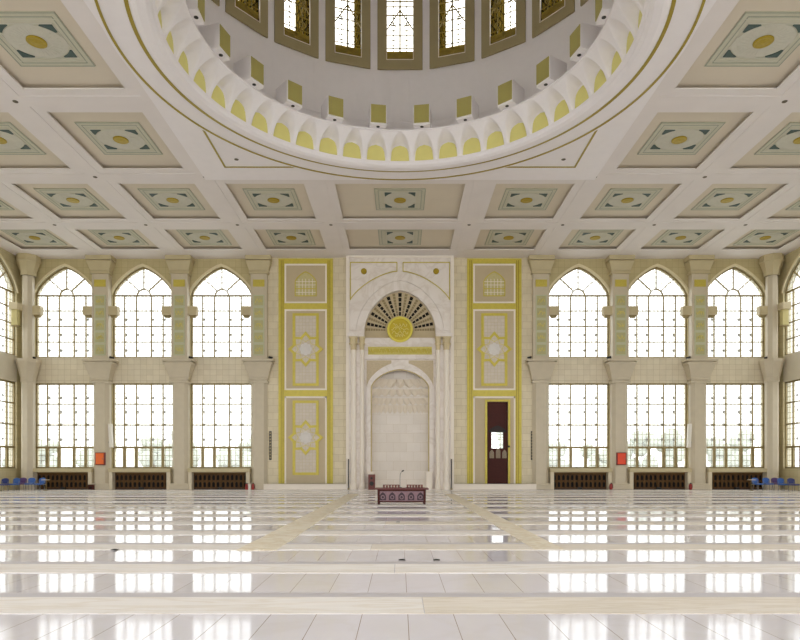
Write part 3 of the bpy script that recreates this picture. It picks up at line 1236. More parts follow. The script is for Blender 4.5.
# beige boxes on the column flanks
def flank_box(x, y, w, lab, z=11.44, rz=0):
    t = thing('wall_speaker', lab, 'speaker', (x, y, z), rz, 'beige box speakers on the columns')
    b = MB()
    b.box(-w / 2, w / 2, -0.22, 0.2, 0, 0.57)
    b.build('body', M_box, t, bevel=0.03)
    b = MB()
    b.box(-w / 2 + 0.06, w / 2 - 0.06, -0.235, -0.22, 0.06, 0.51)
    b.build('grille', mat('beige_cloth', (196, 182, 146), 0.9, var=0.03), t)
    b = MB()
    b.frus(-w / 4, w / 4, -0.06, 0.1, -0.16, -w / 3, w / 3, -0.15, 0.15, 0.0)
    b.build('bracket', M_bronze, t)
for s, sd in ((-1, 'left'), (1, 'right')):
    for i, x in enumerate(COLX):
        for f, fl_ in ((-1, 'niche'), (1, 'outer')):
            if i == 0 and f == -1:
                continue
            xc = s * (x + f * (0.53 + 0.31))
            flank_box(xc, 41.12, 0.62, 'beige box speaker on the %s flank of the %s column on the %s' % (fl_ + '-side' if fl_ == 'niche' else 'corner-side', ['innermost', 'middle', 'outermost'][i], sd))
    flank_box(s * 23.8, 41.05, 0.6, 'beige box speaker beside the %s corner column on the window wall' % sd)
    t = thing('wall_lantern', 'long beige lantern hung on the side wall by the %s corner' % sd, 'lantern', (s * 24.78, 40.3, 10.55))
    b = MB()
    b.box(-0.28, 0.28, -0.3, 0.3, 1.05, 1.5)
    b.build('housing', M_box, t, bevel=0.03)
    b = MB()
    b.box(-0.2, 0.2, -0.16, 0.16, 0.05, 1.05)
    b.build('shade', mat('lantern_shade', (200, 188, 130), 0.6), t, bevel=0.02)
    b = MB()
    b.box(-0.22, 0.22, -0.18, 0.18, 0.0, 0.06)
    b.build('cap', M_bronze, t)
    # small spotlights lying on the middle capitals
    for i, x in enumerate(COLX + [24.5]):
        xs_ = s * x - s * 0.78 if i < 3 else s * 24.0
        ys_ = 40.95
        t = thing('spotlight', 'small black spotlight on top of the middle capital of the %s column, %s side' % (['innermost', 'middle', 'outermost', 'corner'][i], sd), 'spotlight', (xs_, ys_, 8.5))
        b = MB()
        b.box(-0.07, 0.07, -0.06, 0.06, 0, 0.05)
        b.build('foot', M_black, t)
        b = MB()
        b.tube([(-0.12 * s, 0.0, 0.1), (0.14 * s, -0.05, 0.16)], 0.075, 10)
        b.build('lamp_head', M_black, t)

# ------------------------------------------------------------------ prayer niche
YF = 40.75
mih = thing('prayer_niche', 'tall white marble prayer niche with gilt disc and pointed arches', 'prayer niche', (0, YF, 0))
Lm = lambda y: y - YF
AZ, AR, AH = zz(333), 2.62, 2.33     # spring, rise, half width of the great arch
b = MB()
XO = 3.4
y0, y1 = Lm(40.85), Lm(41.4)
b.box(-XO, -AH, y0, y1, 0, AZ)
b.box(AH, XO, y0, y1, 0, AZ)
ar = arch(AH, AZ, AR, p=1.7, q=0.56)
TOPM = 15.15
b.box(-XO, -AH, y0, y1, AZ, TOPM)
b.box(AH, XO, y0, y1, AZ, TOPM)
for p, q in zip(ar[:-1], ar[1:]):
    vs = [(p[0], y0, p[1]), (q[0], y0, q[1]), (q[0], y0, TOPM), (p[0], y0, TOPM), (p[0], y1, p[1]), (q[0], y1, q[1]), (q[0], y1, TOPM), (p[0], y1, TOPM)]
    b.faces(vs, [(0, 1, 2, 3), (5, 4, 7, 6), (1, 0, 4, 5), (3, 2, 6, 7)])
b.build('marble_frame', M_marble, mih)
b = MB()
b.box(-XO - 0.12, -XO + 0.08, y0 - 0.08, y1, 0, TOPM)
b.box(XO - 0.08, XO + 0.12, y0 - 0.08, y1, 0, TOPM)
b.box(-XO - 0.12, XO + 0.12, y0 - 0.08, y1, TOPM - 0.0, H - 0.002)
b.build('outer_moulding', M_ivory, mih)
b = MB()
b.ring(arch(3.22, AZ, zz(272.6, 40.85) - AZ, p=2.0, q=0.5), arch(2.86, AZ, AR + 0.62, p=1.7, q=0.56), y0 - 0.07, y0, closed=False)
b.ring(arch(2.84, AZ, AR + 0.58, p=1.7, q=0.56), arch(AH, AZ, AR, p=1.7, q=0.56), y0 - 0.03, y0, closed=False)
b.build('archivolt', M_marble, mih)
# gilt outlines of the spandrels with small discs
for s in (-1, 1):
    arc_ = [p for p in arch(3.24, zz(300, 40.85), zz(271, 40.85) - zz(300, 40.85), n=20, p=1.7, q=0.784)]
    arc_ = [p for p in arc_ if s * p[0] > 0.2]
    if s < 0:
        arc_ = arc_[::-1]
    b = MB()
    zt = zz(262.5, 40.85)
    path = [(s * 0.2, arc_[0][1] + 0.06)]
    path = [(s * 0.2, zt), (s * 3.24, zt), (s * 3.24, zz(300, 40.85))]
    for p, q in zip(path[:-1], path[1:]):
        b.bar(p, q, 0.05, y0 - 0.05, y0)
    arcf = list(arc_)
    arcf = [(s * 0.2, arcf[0][1])] + arcf
    b.bar((s * 0.2, zt), arcf[0], 0.05, y0 - 0.05, y0)
    for p, q in zip(arcf[:-1], arcf[1:]):
        b.bar(p, q, 0.045, y0 - 0.05, y0)
    b.build('spandrel_line', M_gold, mih)
    b = MB()
    b.disc_y((s * 2.36, zz(271.5, 40.85)), 0.19, y0 - 0.09, y0)
    b.build('spandrel_disc', M_boss, mih)
# fan screen whose piercings are plates darkened like shaded holes
yfn = Lm(41.22)
b = MB()
fz = zz(340)
arn = arch(AH, AZ, AR, p=1.7, q=0.56)
b.prism([(-AH, fz), (AH, fz)] + arn[::-1], yfn, yfn + 0.1)
b.build('fan_screen', mat('screen_stone', (200, 184, 150), 0.6, var=0.06), mih)
cz = zz(330.5, 41.2)
def edge_r(a):
    r = 0.8
    while r < 3.4:
        x, z = r * cos(a), cz + r * sin(a)
        lim = None
        u = abs(x) / AH
        if u >= 1:
            break
        g = max(0, 1 - u ** 1.7) ** 0.56
        if z > AZ + AR * g:
            break
        r += 0.02
    return r - 0.06
for dark, lst in ((True, [90 + 19.6 * q for q in range(-4, 5)]), (False, [90 + 19.6 * (q + 0.5) for q in range(-5, 5)])):
    for dg in lst:
        a = radians(dg)
        b = MB()
        r0, r1 = 0.95, edge_r(a)
        n = 5 if dark else 8
        ca, sa = cos(a), sin(a)
        for j in range(n):
            ra = r0 + (r1 - r0) * (j + 0.10) / n
            rb = r0 + (r1 - r0) * (j + 0.90) / n
            wa = (0.058 + 0.036 * (ra - 0.9)) * (1 if dark else 0.8)
            wb = (0.058 + 0.036 * (rb - 0.9)) * (1 if dark else 0.8)
            b.prism([(ra * ca - wa * sa, cz + ra * sa + wa * ca), (rb * ca - wb * sa, cz + rb * sa + wb * ca), (rb * ca + wb * sa, cz + rb * sa - wb * ca), (ra * ca + wa * sa, cz + ra * sa - wa * ca)], yfn - 0.012, yfn + 0.02)
        if dark:
            b.build('painted_slot_ray', M_hole_shade, mih)['label'] = 'ray of slots painted black like shaded holes'
        else:
            b.build('shallow_slot_ray', mat('slot_shade_tan', (150, 134, 98), 0.7), mih)  # darker tan puts the shade of lighter holes into colour
b = MB()
ydz = yfn - 0.33
n = 40
po = [(0.84 * cos(2 * pi * i / n), cz + 0.84 * sin(2 * pi * i / n)) for i in range(n)]
pi_ = [(0.70 * cos(2 * pi * i / n), cz + 0.70 * sin(2 * pi * i / n)) for i in range(n)]
b.disc_y((0, cz), 0.71, ydz, yfn, 40)
disc = b.build('gilt_disc', mat('disc_gilt', (198, 176, 34), 0.4, metal=0.2, var=0.1, scale=8), mih)
b = MB()
b.ring(po, pi_, ydz - 0.06, yfn)
b.build('disc_rim', mat('rim_gilt', (226, 212, 84), 0.4, metal=0.15, var=0.1, scale=14), disc)
b = MB()
for zi, wd in ((0.28, 0.42), (0.05, 0.52), (-0.2, 0.48), (-0.4, 0.3)):
    script(b, -wd, wd, cz + zi - 0.16, cz + zi + 0.16, ydz - 0.01, int(zi * 100), 4)
b.build('disc_relief', mat('disc_relief_gilt', (240, 230, 150), 0.4, metal=0.2), disc)
# beam, calligraphy band, inner arch wall
b = MB()
b.box(-AH, AH, Lm(40.95), Lm(41.4), zz(346), zz(340))
b.box(-AH, AH, Lm(41.02), Lm(41.4), zz(347.5), zz(346))
b.box(-AH, AH, Lm(41.15), Lm(41.4), zz(357), zz(347.5))
b.box(-AH, AH, Lm(41.0), Lm(41.4), zz(360.5), zz(357))
b.build('entablature', M_marble, mih)
b = MB()
b.box(-2.1, 2.1, Lm(41.12), Lm(41.15), zz(356), zz(348.3))
band = b.build('script_band', M_goldpale, mih)
b = MB()
script(b, -2.05, 2.05, zz(355.6), zz(348.8), Lm(41.11), 3, 26)
script(b, -2.05, 2.05, zz(354.6), zz(349.6), Lm(41.11), 9, 22)
b.build('script_relief', M_gold, band)
IH, IZ, IR = 1.88, zz(389), zz(371) - zz(389)
yi0, yi1 = Lm(41.2), Lm(41.6)
zt = zz(360.5)
b = MB()
b.box(-AH, -IH, yi0, yi1, 0, zt)
b.box(IH, AH, yi0, yi1, 0, zt)
ari = arch(IH, IZ, IR, p=1.7, q=0.6)
for p, q in zip(ari[:-1], ari[1:]):
    vs = [(p[0], yi0, p[1]), (q[0], yi0, q[1]), (q[0], yi0, zt), (p[0], yi0, zt), (p[0], yi1, p[1]), (q[0], yi1, q[1]), (q[0], yi1, zt), (p[0], yi1, zt)]
    b.faces(vs, [(0, 1, 2, 3), (5, 4, 7, 6), (1, 0, 4, 5), (3, 2, 6, 7)])
b.build('inner_wall', M_marble, mih)
aro = arch(2.2, IZ, IR + 0.52, p=1.7, q=0.6)
for sd in (-1, 1):
    b = MB()
    for p, q in zip(aro[:-1], aro[1:]):
        if min(sd * p[0], sd * q[0]) > 0.45:
            b.prism([p, q, (q[0], zt - 0.08), (p[0], zt - 0.08)], yi0 - 0.02, yi0)
    b.build('tan_spandrel', mat('spandrel_stone', (206, 190, 158), 0.5, var=0.12, scale=9), mih)
b = MB()
b.ring(arch(2.2, IZ, IR + 0.52, p=1.7, q=0.6), arch(IH + 0.04, IZ, IR + 0.03, p=1.7, q=0.6), yi0 - 0.09, yi0, closed=False)
for s in (-1, 1):
    xa, xb = sorted((s * 2.2, s * (IH + 0.04)))
    b.box(xa, xb, yi0 - 0.09, yi0, 0, IZ)
b.build('inner_archivolt', M_marble, mih)
b = MB()
b.ring(arch(IH + 0.05, IZ, IR + 0.04, p=1.7, q=0.6), arch(IH - 0.03, IZ, IR - 0.03, p=1.7, q=0.6), yi0 - 0.1, yi0 + 0.02, closed=False)
for s in (-1, 1):
    xa, xb = sorted((s * (IH + 0.05), s * (IH - 0.03)))
    b.box(xa, xb, yi0 - 0.1, yi0 + 0.02, 0.9, IZ)
b.build('arch_line', mat('arch_line_stone', (196, 178, 128), 0.5), mih)
b = MB()
n = 24
for i in range(n):
    a0, a1 = pi * i / n, pi * (i + 1) / n
    p0 = (-IH * cos(a0), yi1 - 0.05 + 0.45 * sin(a0))
    p1 = (-IH * cos(a1), yi1 - 0.05 + 0.45 * sin(a1))
    b.face([(p0[0], p0[1], 0), (p1[0], p1[1], 0), (p1[0], p1[1], zt), (p0[0], p0[1], zt)])
b.face([(-IH, yi1 - 0.05, zt)] + [(-IH * cos(pi * i / n), yi1 - 0.05 + 0.45 * sin(pi * i / n), zt) for i in range(1, n)] + [(IH, yi1 - 0.05, zt)])
b.build('apse', M_marble_tile, mih, smooth=False)
# hanging stalactite tiers inside the apse
b = MB()
def tier(z0, z1, inset, cells):
    for i in range(cells):
        a0, a1 = pi * (i + 0.05) / cells, pi * (i + 0.95) / cells
        am = (a0 + a1) / 2
        k_ = 1 - inset
        def P(a, kk, z):
            return (-IH * kk * cos(a), yi1 - 0.05 + 0.45 * kk * sin(a), z)
        tip = z0 - (z1 - z0) * 0.45
        vs = [P(a0, 1, z0), P(am, 1, tip), P(a1, 1, z0), P(a0, k_, z1), P(a1, k_, z1), P(a0, 1, z1), P(a1, 1, z1), P(am, k_ + inset * 0.35, z0)]
        b.faces(vs, [(0, 1, 7), (1, 2, 7), (0, 7, 3), (7, 4, 3), (7, 2, 4), (3, 4, 6, 5), (0, 3, 5), (2, 6, 4)])
tier(zz(411), zz(405), 0.10, 17)
tier(zz(403), zz(398), 0.17, 13)
tier(zz(394), zz(389), 0.24, 11)
tier(zz(385), zz(379), 0.32, 9)
b.build('stalactites', mat('stalactite_stone', (230, 219, 202), 0.5, var=0.04), mih)
b = MB()
for i in range(n):
    a0, a1 = pi * i / n, pi * (i + 1) / n
    k0, k1 = 0.985, 1.0
    for (z0, z1) in ((zz(431.5), zz(430.3)),):
        vs = []
        for a in (a0, a1):
            for kk in (0.975, 1.0):
                for z in (z0, z1):
                    vs.append((-IH * kk * cos(a), yi1 - 0.05 + 0.45 * kk * sin(a), z))
        b.faces(vs, [(0, 4, 5, 1), (0, 2, 6, 4), (1, 5, 7, 3)])
b.build('string_course', M_marble, mih)
b = MB()
b.box(-AH, AH, Lm(40.5), Lm(42.6), 0, 0.03)
b.build('threshold', M_marble, mih)
for s in (-1, 1):
    for u, r in ((353.6, 0.185), (362.0, 0.14)):
        x = s * abs(xx(u, 40.75))
        b = MB()
        b.lathe([(r * 1.35, 0), (r * 1.35, 0.25), (r * 1.1, 0.4), (r, 0.5), (r * 0.95, zz(350, 40.75))], x, 0, 20)
        o = b.build('engaged_column', M_ivory, mih, smooth=False)
        b = MB()
        zc0, zc1 = zz(350, 40.75), zz(337, 40.75)
        b.lathe([(r, zc0), (r * 1.15, zc0 + 0.06), (r * 1.05, zc0 + 0.1), (r * 1.2, zc0 + 0.3), (r * 1.45, zc1 - 0.12), (r * 1.45, zc1)], x, 0, 8, pi / 8, 2 * pi + pi / 8)
        b.box(x - r * 1.5, x + r * 1.5, -r * 1.5, 0.12, zc1 - 0.1, zc1)
        b.box(x - r * 1.5, x + r * 1.5, -r * 1.5, 0.12, zc0 + 0.36, zc0 + 0.42)
        b.build('capital', mat('niche_capital', (216, 200, 160), 0.5, var=0.12, scale=14), o)
    b = MB()
    xa, xb = sorted((s * 2.36, s * 3.4))
    b.box(xa, xb, -0.25, 0.2, zz(337, 40.75), zz(333.5, 40.75))
    b.build('impost', M_marble, mih)

# ------------------------------------------------------------------ gilded wall panels beside the niche
def star(cx_, cz_, R, r, ph=0.0, sx=1.0):
    return [(cx_ + (R if i % 2 == 0 else r) * sx * cos(ph + i * pi / 8), cz_ + (R if i % 2 == 0 else r) * sin(ph + i * pi / 8)) for i in range(16)]
def rect(x0, x1, z0, z1):
    return [(x0, z0), (x1, z0), (x1, z1), (x0, z1)]
def rframe(b, x0, x1, z0, z1, w, ya, yb):
    b.ring(rect(x0, x1, z0, z1), rect(x0 + w, x1 - w, z0 + w, z1 - w), ya, yb)
def gilded_panel(s, label):
    X0 = xx(278.6, YP)
    X1 = xx(333.0, YP)
    cxp = (X0 + X1) / 2
    t = thing('gilded_wall_panel', label, 'wall panel', (-s * cxp * -1 if False else s * abs(cxp), YP, 0), 0, 'gilded panels beside the prayer niche')
    hw = (X1 - X0) / 2
    zt_, zb = zz(258.8, YP), zz(483.6, YP)
    zd = [(zz(309.4, YP), zz(303.4, YP)), (zz(396.4, YP), zz(390.2, YP))]
    b = MB()
    bw = 0.40
    b.box(-hw, -hw + bw, -0.06, 0, zb, zt_)
    b.box(hw - bw, hw, -0.06, 0, zb, zt_)
    b.box(-hw + bw, hw - bw, -0.06, 0, zt_ - 0.34, zt_)
    for z0, z1 in zd:
        b.box(-hw + bw, hw - bw, -0.06, 0, z0, z1)
    b.build('gilt_border', M_gold, t)
    b = MB()
    for xa in (-hw + 0.16, hw - 0.22, -hw + 0.28, hw - 0.34):
        b.box(xa, xa + 0.045, -0.075, -0.06, zb, zt_ - 0.12)
    b.build('border_groove', M_goldline, t)
    fields = [(zd[0][1], zt_ - 0.34), (zd[1][1], zd[0][0]), (zb, zd[1][0])]
    a = hw - bw
    door = s > 0
    for i, (z0, z1) in enumerate(fields):
        b = MB()
        if i == 2 and door:
            o0, o1 = DX0 - s * abs(cxp), DX1 - s * abs(cxp)
            b.box(-a, o0, -0.02, 0, z0, z1)
            b.box(o1, a, -0.02, 0, z0, z1)
            b.box(o0, o1, -0.02, 0, DZ1, z1)
        else:
            b.box(-a, a, -0.02, 0, z0, z1)
        f = b.build('tan_field', M_tan, t)
        b = MB()
        if i == 2:
            w = 0.11
            b.box(-a, -a + w, -0.045, -0.02, z0, z1)
            b.box(a - w, a, -0.045, -0.02, z0, z1)
            b.box(-a, a, -0.045, -0.02, z1 - w, z1)
        else:
            rframe(b, -a, a, z0, z1, 0.11, -0.045, -0.02)
        b.build('ivory_frame', M_ivory, f)
    # blind arched lattice in the top field
    z0, z1 = zz(296.5, YP), zz(271.5, YP)
    b = MB()
    pts = [(-0.72, z0), (0.72, z0)] + arch(0.72, z0 + 0.95, z1 - z0 - 0.95)[::-1]
    b.prism(pts, -0.035, -0.02)
    lat = b.build('lattice_arch', mat('lattice_ground', (204, 194, 140), 0.6, var=0.1, scale=10), t)
    b = MB()
    b.ring(arch(0.72, z0 + 0.95, z1 - z0 - 0.95), arch(0.66, z0 + 0.95, z1 - z0 - 1.02), -0.06, -0.03, closed=False)
    b.box(-0.72, -0.66, -0.06, -0.03, z0, z0 + 0.95)
    b.box(0.66, 0.72, -0.06, -0.03, z0, z0 + 0.95)
    b.box(-0.72, 0.72, -0.06, -0.03, z0, z0 + 0.06)
    b.box(-0.72, 0.72, -0.055, -0.03, z0 + 0.48, z0 + 0.53)
    b.build('arch_outline', M_gold, lat)
    b = MB()
    for x in (-0.44, -0.22, 0.0, 0.22, 0.44):
        b.box(x - 0.015, x + 0.015, -0.05, -0.034, z0 + 0.05, z0 + 1.15)
    for z in (0.26, 0.75, 0.97):
        b.box(-0.66, 0.66, -0.05, -0.034, z0 + z - 0.015, z0 + z + 0.015)
    b.build('lattice_bars', M_ivory, lat)
    specs = [(zz(386, YP), zz(313.4, YP), zz(349.3, YP))]
    if not door:
        specs.append((zz(475, YP), zz(400.6, YP), zz(437.6, YP)))
    for z0, z1, zc in specs:
        b = MB()
        w = 0.86
        b.box(-w + 0.1, w - 0.1, -0.03, -0.02, z0 + 0.1, z1 - 0.1)
        f = b.build('relief_field', M_pale, t)
        b = MB()
        rframe(b, -w, w, z0, z1, 0.17, -0.06, -0.02)
        b.build('gilt_frame', M_gold, f)
        b = MB()
        b.ring(star(0, zc, 1.17, 0.86), star(0, zc, 0.93, 0.68), -0.085, -0.03)
        st = b.build('star', M_gold, t)
        b = MB()
        b.prism(star(0, zc, 0.93, 0.68), -0.065, -0.03)
        b.build('star_field', M_pale, st)
        b = MB()
        b.ring(star(0, zc, 0.74, 0.52, pi / 8), star(0, zc, 0.68, 0.47, pi / 8), -0.075, -0.06)
        b.build('star_line', M_goldpale, st)
        b = MB()
        for k_ in range(8):
            a_ = k_ * pi / 4
            b.disc_y((0.26 * cos(a_), zc + 0.26 * sin(a_)), 0.15, -0.09, -0.06, 12)
        b.disc_y((0, zc), 0.24, -0.1, -0.06, 16)
        b.build('rosette', mat('rosette_white', (236, 232, 228), 0.5), st)
    if door:
        b = MB()
        o0, o1 = DX0 - abs(cxp), DX1 - abs(cxp)
        w = 0.14
        b.box(o0 - w, o0, -0.075, 0, zb, DZ1 + w)
        b.box(o1, o1 + w, -0.075, 0, zb, DZ1 + w)
        b.box(o0, o1, -0.075, 0, DZ1, DZ1 + w)
        b.build('gilt_door_frame', M_gold, t)
    return t
gilded_panel(-1, 'tall gilded wall panel with two stars, left of the prayer niche')
gilded_panel(1, 'tall gilded wall panel with one star above the dark red door')
# white plinths under the panels
for s, nm in ((-1, 'baseboard_left'), (1, 'baseboard_right')):
    b = MB()
    xa, xb = sorted((s * 3.5, s * 8.9))
    b.box(xa, xb, 40.75, YP, 0, 0.36)
    b.box(xa, xb, 40.72, YP, 0.30, 0.36)
    struct(b.build(nm, M_ivory, bevel=0.01))

# door beside the niche
yd = YP + 0.10
WX0, WX1, WZ0, WZ1 = xx(490.8), xx(502.2), zz(448.5), zz(432.6)
b = MB()
b.box(DX0, WX0, yd, yd + 0.09, DZ0, DZ1)
b.box(WX1, DX1, yd, yd + 0.09, DZ0, DZ1)
b.box(WX0, WX1, yd, yd + 0.09, DZ0, WZ0)
b.box(WX0, WX1, yd, yd + 0.09, WZ1, DZ1)
door = struct(b.build('door_1', M_redwood))
b = MB()
zl = zz(463.5)
b.box(DX0 + 0.06, DX1 - 0.02, yd - 0.06, yd, zl, zz(448.5))
rframe(b, DX0 + 0.04, DX1 - 0.04, zl + 0.02, DZ1 - 0.1, 0.09, yd - 0.03, yd)
b.box(DX0 + 0.1, DX1 - 0.1, yd - 0.03, yd, zl - 0.9, zl - 0.12)
b.build('raised_panel', M_redwood, door)
b = MB()
ar = arch(0.62, WZ1, 0.46)
b.prism([(p[0] + (WX0 + WX1) / 2, p[1]) for p in ar], yd - 0.03, yd + 0.0)
b.build('pointed_hood', mat('dark_hood', (34, 16, 12), 0.6), door)
for i, (cx_, hh) in enumerate(((-0.42, 0.55), (0.0, 0.66), (0.42, 0.55))):
    b = MB()
    xc = (WX0 + WX1) / 2 + cx_ + 0.04
    z0 = zz(458.3)
    ar = arch(0.15, z0 + hh - 0.2, 0.2)
    b.prism([(xc - 0.15, z0), (xc + 0.15, z0)] + [(xc + p[0], p[1]) for p in ar[::-1]], yd - 0.085, yd - 0.06)
    b.build('carved_arch', mat('carved_grey', (150, 134, 112), 0.6, var=0.3, scale=14), door)
b = MB()
b.face([(WX0, yd + 0.05, WZ0), (WX1, yd + 0.05, WZ0), (WX1, yd + 0.05, WZ1), (WX0, yd + 0.05, WZ1)])
b.build('pane', M_glass, door)
b = MB()
b.box(DX1 - 0.02, DX1 + 0.10, YP - 0.13, YP - 0.06, zz(447.6), zz(445.8))
b.build('handle', M_black, door)

# ------------------------------------------------------------------ things on the back wall
for s, sd in ((-1, 'left'), (1, 'right')):
    x = s * abs(xx(270.4 if s < 0 else 532, YP))
    t = thing('wall_grille', 'narrow black diamond-pierced grille on the stone pier %s of the niche' % sd, 'grille', (x, YP, zz(460, YP)))
    b = MB()
    b.box(-0.08, 0.08, -0.03, 0, 0, 1.9)
    b.build('back_plate', M_black, t)
    b = MB()
    for i in range(9):
        zc = 0.16 + i * 0.2
        b.prism([(-0.062, zc), (0, zc - 0.08), (0.062, zc), (0, zc + 0.08)], -0.036, -0.03)
    b.build('diamond_row', mat('grille_beige', (176, 162, 126), 0.6), t)
    x = s * abs(xx(266.2 if s < 0 else 536.5, YP))
    o = bx('light_switch', M_black, -0.07, 0.07, -0.04, 0, -0.07, 0.07, loc=(x, YP, zz(448.7, YP)), bevel=0.01)
    tag(o, 'small black switch on the stone pier beside the %s grille' % sd, 'switch')
    # slender black upright bars beside the niche
    x = s * 3.36
    t = thing('slim_dark_bar', 'slim black upright bar at the %s edge of the prayer niche' % sd, 'speaker', (x, 40.72, 0.0))
    b = MB()
    b.box(-0.03, 0.03, -0.04, 0.03, 0.1, zz(459, 40.7))
    b.build('body', M_black, t, bevel=0.01)
    b = MB()
    b.box(-0.05, 0.05, -0.05, 0.03, 0.0, 0.1)
    b.build('base', M_bronze, t)
    # white column speaker on the outermost columns
    xs_ = s * (19.65 - 0.53 - 0.12)
    t = thing('slanted_speaker', 'white column speaker on the outermost %s column, niche side' % sd, 'speaker', (xs_, 40.98, zz(447.5, 41)))
    b = MB()
    b.frus(-0.1, 0.1, 0.02, 0.3, 0, -0.1, 0.1, -0.12, 0.16, 1.55)
    b.build('body', M_offwhite, t, bevel=0.02)
    b = MB()
    for z in (0.35, 1.2):
        b.box(min(0, s * 0.22), max(0, s * 0.22), 0.1, 0.2, z - 0.03, z + 0.03)
    b.build('bracket', M_steel, t)
# orange-red fire hose boxes
for x, lab, dz in ((xx(100.7, 40.9), 'bright orange fire cabinet on the outermost column on the left', 0), (xx(621.2, 40.9), 'red-orange fire cabinet on the middle column on the right', 0)):
    t = thing('fire_cabinet', lab, 'fire cabinet', (x, 40.95, zz(465, 40.9)))
    b = MB()
    b.box(-0.32, 0.32, -0.16, 0.0, 0, 0.82)
    b.build('case', mat('dark_red_enamel', (120, 34, 22), 0.45), t, bevel=0.015)
    b = MB()
    b.box(-0.27, 0.25, -0.185, -0.16, 0.05, 0.77)
    d = b.build('door', M_orange if x < 0 else mat('red_orange_enamel', (232, 72, 34), 0.4, var=0.03), t, bevel=0.012)
    b = MB()
    b.box(0.18, 0.21, -0.2, -0.185, 0.34, 0.46)
    b.build('handle', M_steel, d)

# ------------------------------------------------------------------ arcaded wooden cabinets under the windows
CW = 1.78
def cabinet(label):
    t = thing('wooden_cabinet', label, 'cabinet', (0, 0, 0), 0, 'arcaded wooden cabinets under the windows')
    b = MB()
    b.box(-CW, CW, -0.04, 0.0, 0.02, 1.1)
    b.build('back_panel', M_hole_shade, t)  # black sheet gives the cubbyholes their shade by colour
    f = MB()
    # front with twelve by two arched openings
    z1, zt2 = 0.0, 1.1
    half = [(-CW, -0.03), (0.03, CW)]
    for x0, x1 in half:
        w = (x1 - x0)
        n = 6
        cw = w / n
        for i in range(n):
            for (za, zb_) in ((0.14, 0.5), (0.6, 0.96)):
                xc = x0 + (i + 0.5) * cw
                hw = cw * 0.31
                lo, hi = za - (0.14 if za < 0.2 else 0.05), zb_ + (0.05 if za < 0.2 else 0.14)
                f.box(xc - cw / 2, xc - hw, -0.12, -0.04, lo, hi)
                f.box(xc + hw, xc + cw / 2, -0.12, -0.04, lo, hi)
                f.box(xc - hw, xc + hw, -0.12, -0.04, lo, za)
                ar = arch(hw, zb_ - 0.12, 0.12, 5)
                for p, q in zip(ar[:-1], ar[1:]):
                    vs = [(p[0] + xc, -0.12, p[1]), (q[0] + xc, -0.12, q[1]), (q[0] + xc, -0.12, hi), (p[0] + xc, -0.12, hi), (p[0] + xc, -0.04, p[1]), (q[0] + xc, -0.04, q[1])]
                    f.faces(vs, [(0, 1, 2, 3), (1, 0, 4, 5)])
    f.box(-0.05, 0.05, -0.14, -0.04, 0.0, 1.1)
    f.build('arcade_front', M_wood_pale if False else mat('cabinet_wood', (94, 66, 32), 0.6, spec=0.25, var=0.2, scale=5), t)
    b = MB()
    b.box(-CW - 0.05, CW + 0.05, -0.2, 0.0, 1.06, 1.125)
    b.build('top_board', M_wood_pale, t)
    b = MB()
    b.box(-CW, CW, -0.13, 0.0, 0.0, 0.07)
    b.build('base_board', M_wood, t)
    b = MB()
    b.box(-0.13, 0.13, -0.34, -0.14, 0.0, 0.13)
    b.build('cable_box', M_black, t)
    return t
CB = None
for s, sd in ((-1, 'left'), (1, 'right')):
    for i, x in enumerate(WINX):
        lab = 'dark arcaded wooden cabinet under the %s window %s of the niche' % (['nearest', 'middle', 'corner'][i], sd)
        if CB is None:
            CB = cabinet(lab)
            CB.location = (s * x, YW - 0.02, 0)
        else:
            dup(CB, (s * x, YW - 0.02, 0), 0, lab)
def extinguisher(x, y, lab, grp=None):
    t = thing('fire_extinguisher', lab, 'fire extinguisher', (x, y, 0), 0, grp)
    b = MB()
    b.lathe([(0.001, 0.0), (0.09, 0.0), (0.1, 0.02), (0.1, 0.28), (0.07, 0.36), (0.03, 0.39), (0.001, 0.39)], 0, 0, 16)
    b.build('cylinder', M_red, t, smooth=True)
    b = MB()
    b.box(-0.03, 0.03, -0.06, 0.03, 0.38, 0.44)
    b.build('valve', M_black, t)
    b = MB()
    b.tube([(0.03, 0, 0.4), (0.1, 0, 0.38), (0.125, 0, 0.25), (0.12, 0, 0.1)], 0.014, 6)
    b.build('hose', M_black, t)
extinguisher(xx(246.8, 40.7), 40.7, 'red extinguisher by the cabinet nearest the niche on the left, window side')
extinguisher(xx(253.0, 40.7), 40.7, 'red extinguisher by the cabinet nearest the niche on the left, column side')
extinguisher(xx(611, 40.75), 40.75, 'red extinguisher at the foot of the middle column on the right')
extinguisher(xx(690.5, 40.75), 40.75, 'red extinguisher at the foot of the outermost column on the right')
o = bx('white_carton', M_offwhite, -0.09, 0.09, -0.08, 0.08, 0, 0.36, loc=(xx(249.7, 40.8), 40.75, 0), bevel=0.01)
tag(o, 'small white carton between two red extinguishers', 'box')
t = thing('wooden_box', 'small dark wooden box at the right foot of the left corner cabinet', 'box', (xx(91.6, 40.8), 40.8, 0))
bx('case', M_redwood, -0.17, 0.17, -0.14, 0.14, 0, 0.3, t, bevel=0.01)
bx('slot', M_hole_shade, -0.08, 0.08, -0.15, -0.14, 0.08, 0.2, t)
bx('lid', M_wood, -0.19, 0.19, -0.16, 0.16, 0.3, 0.33, t, bevel=0.008)

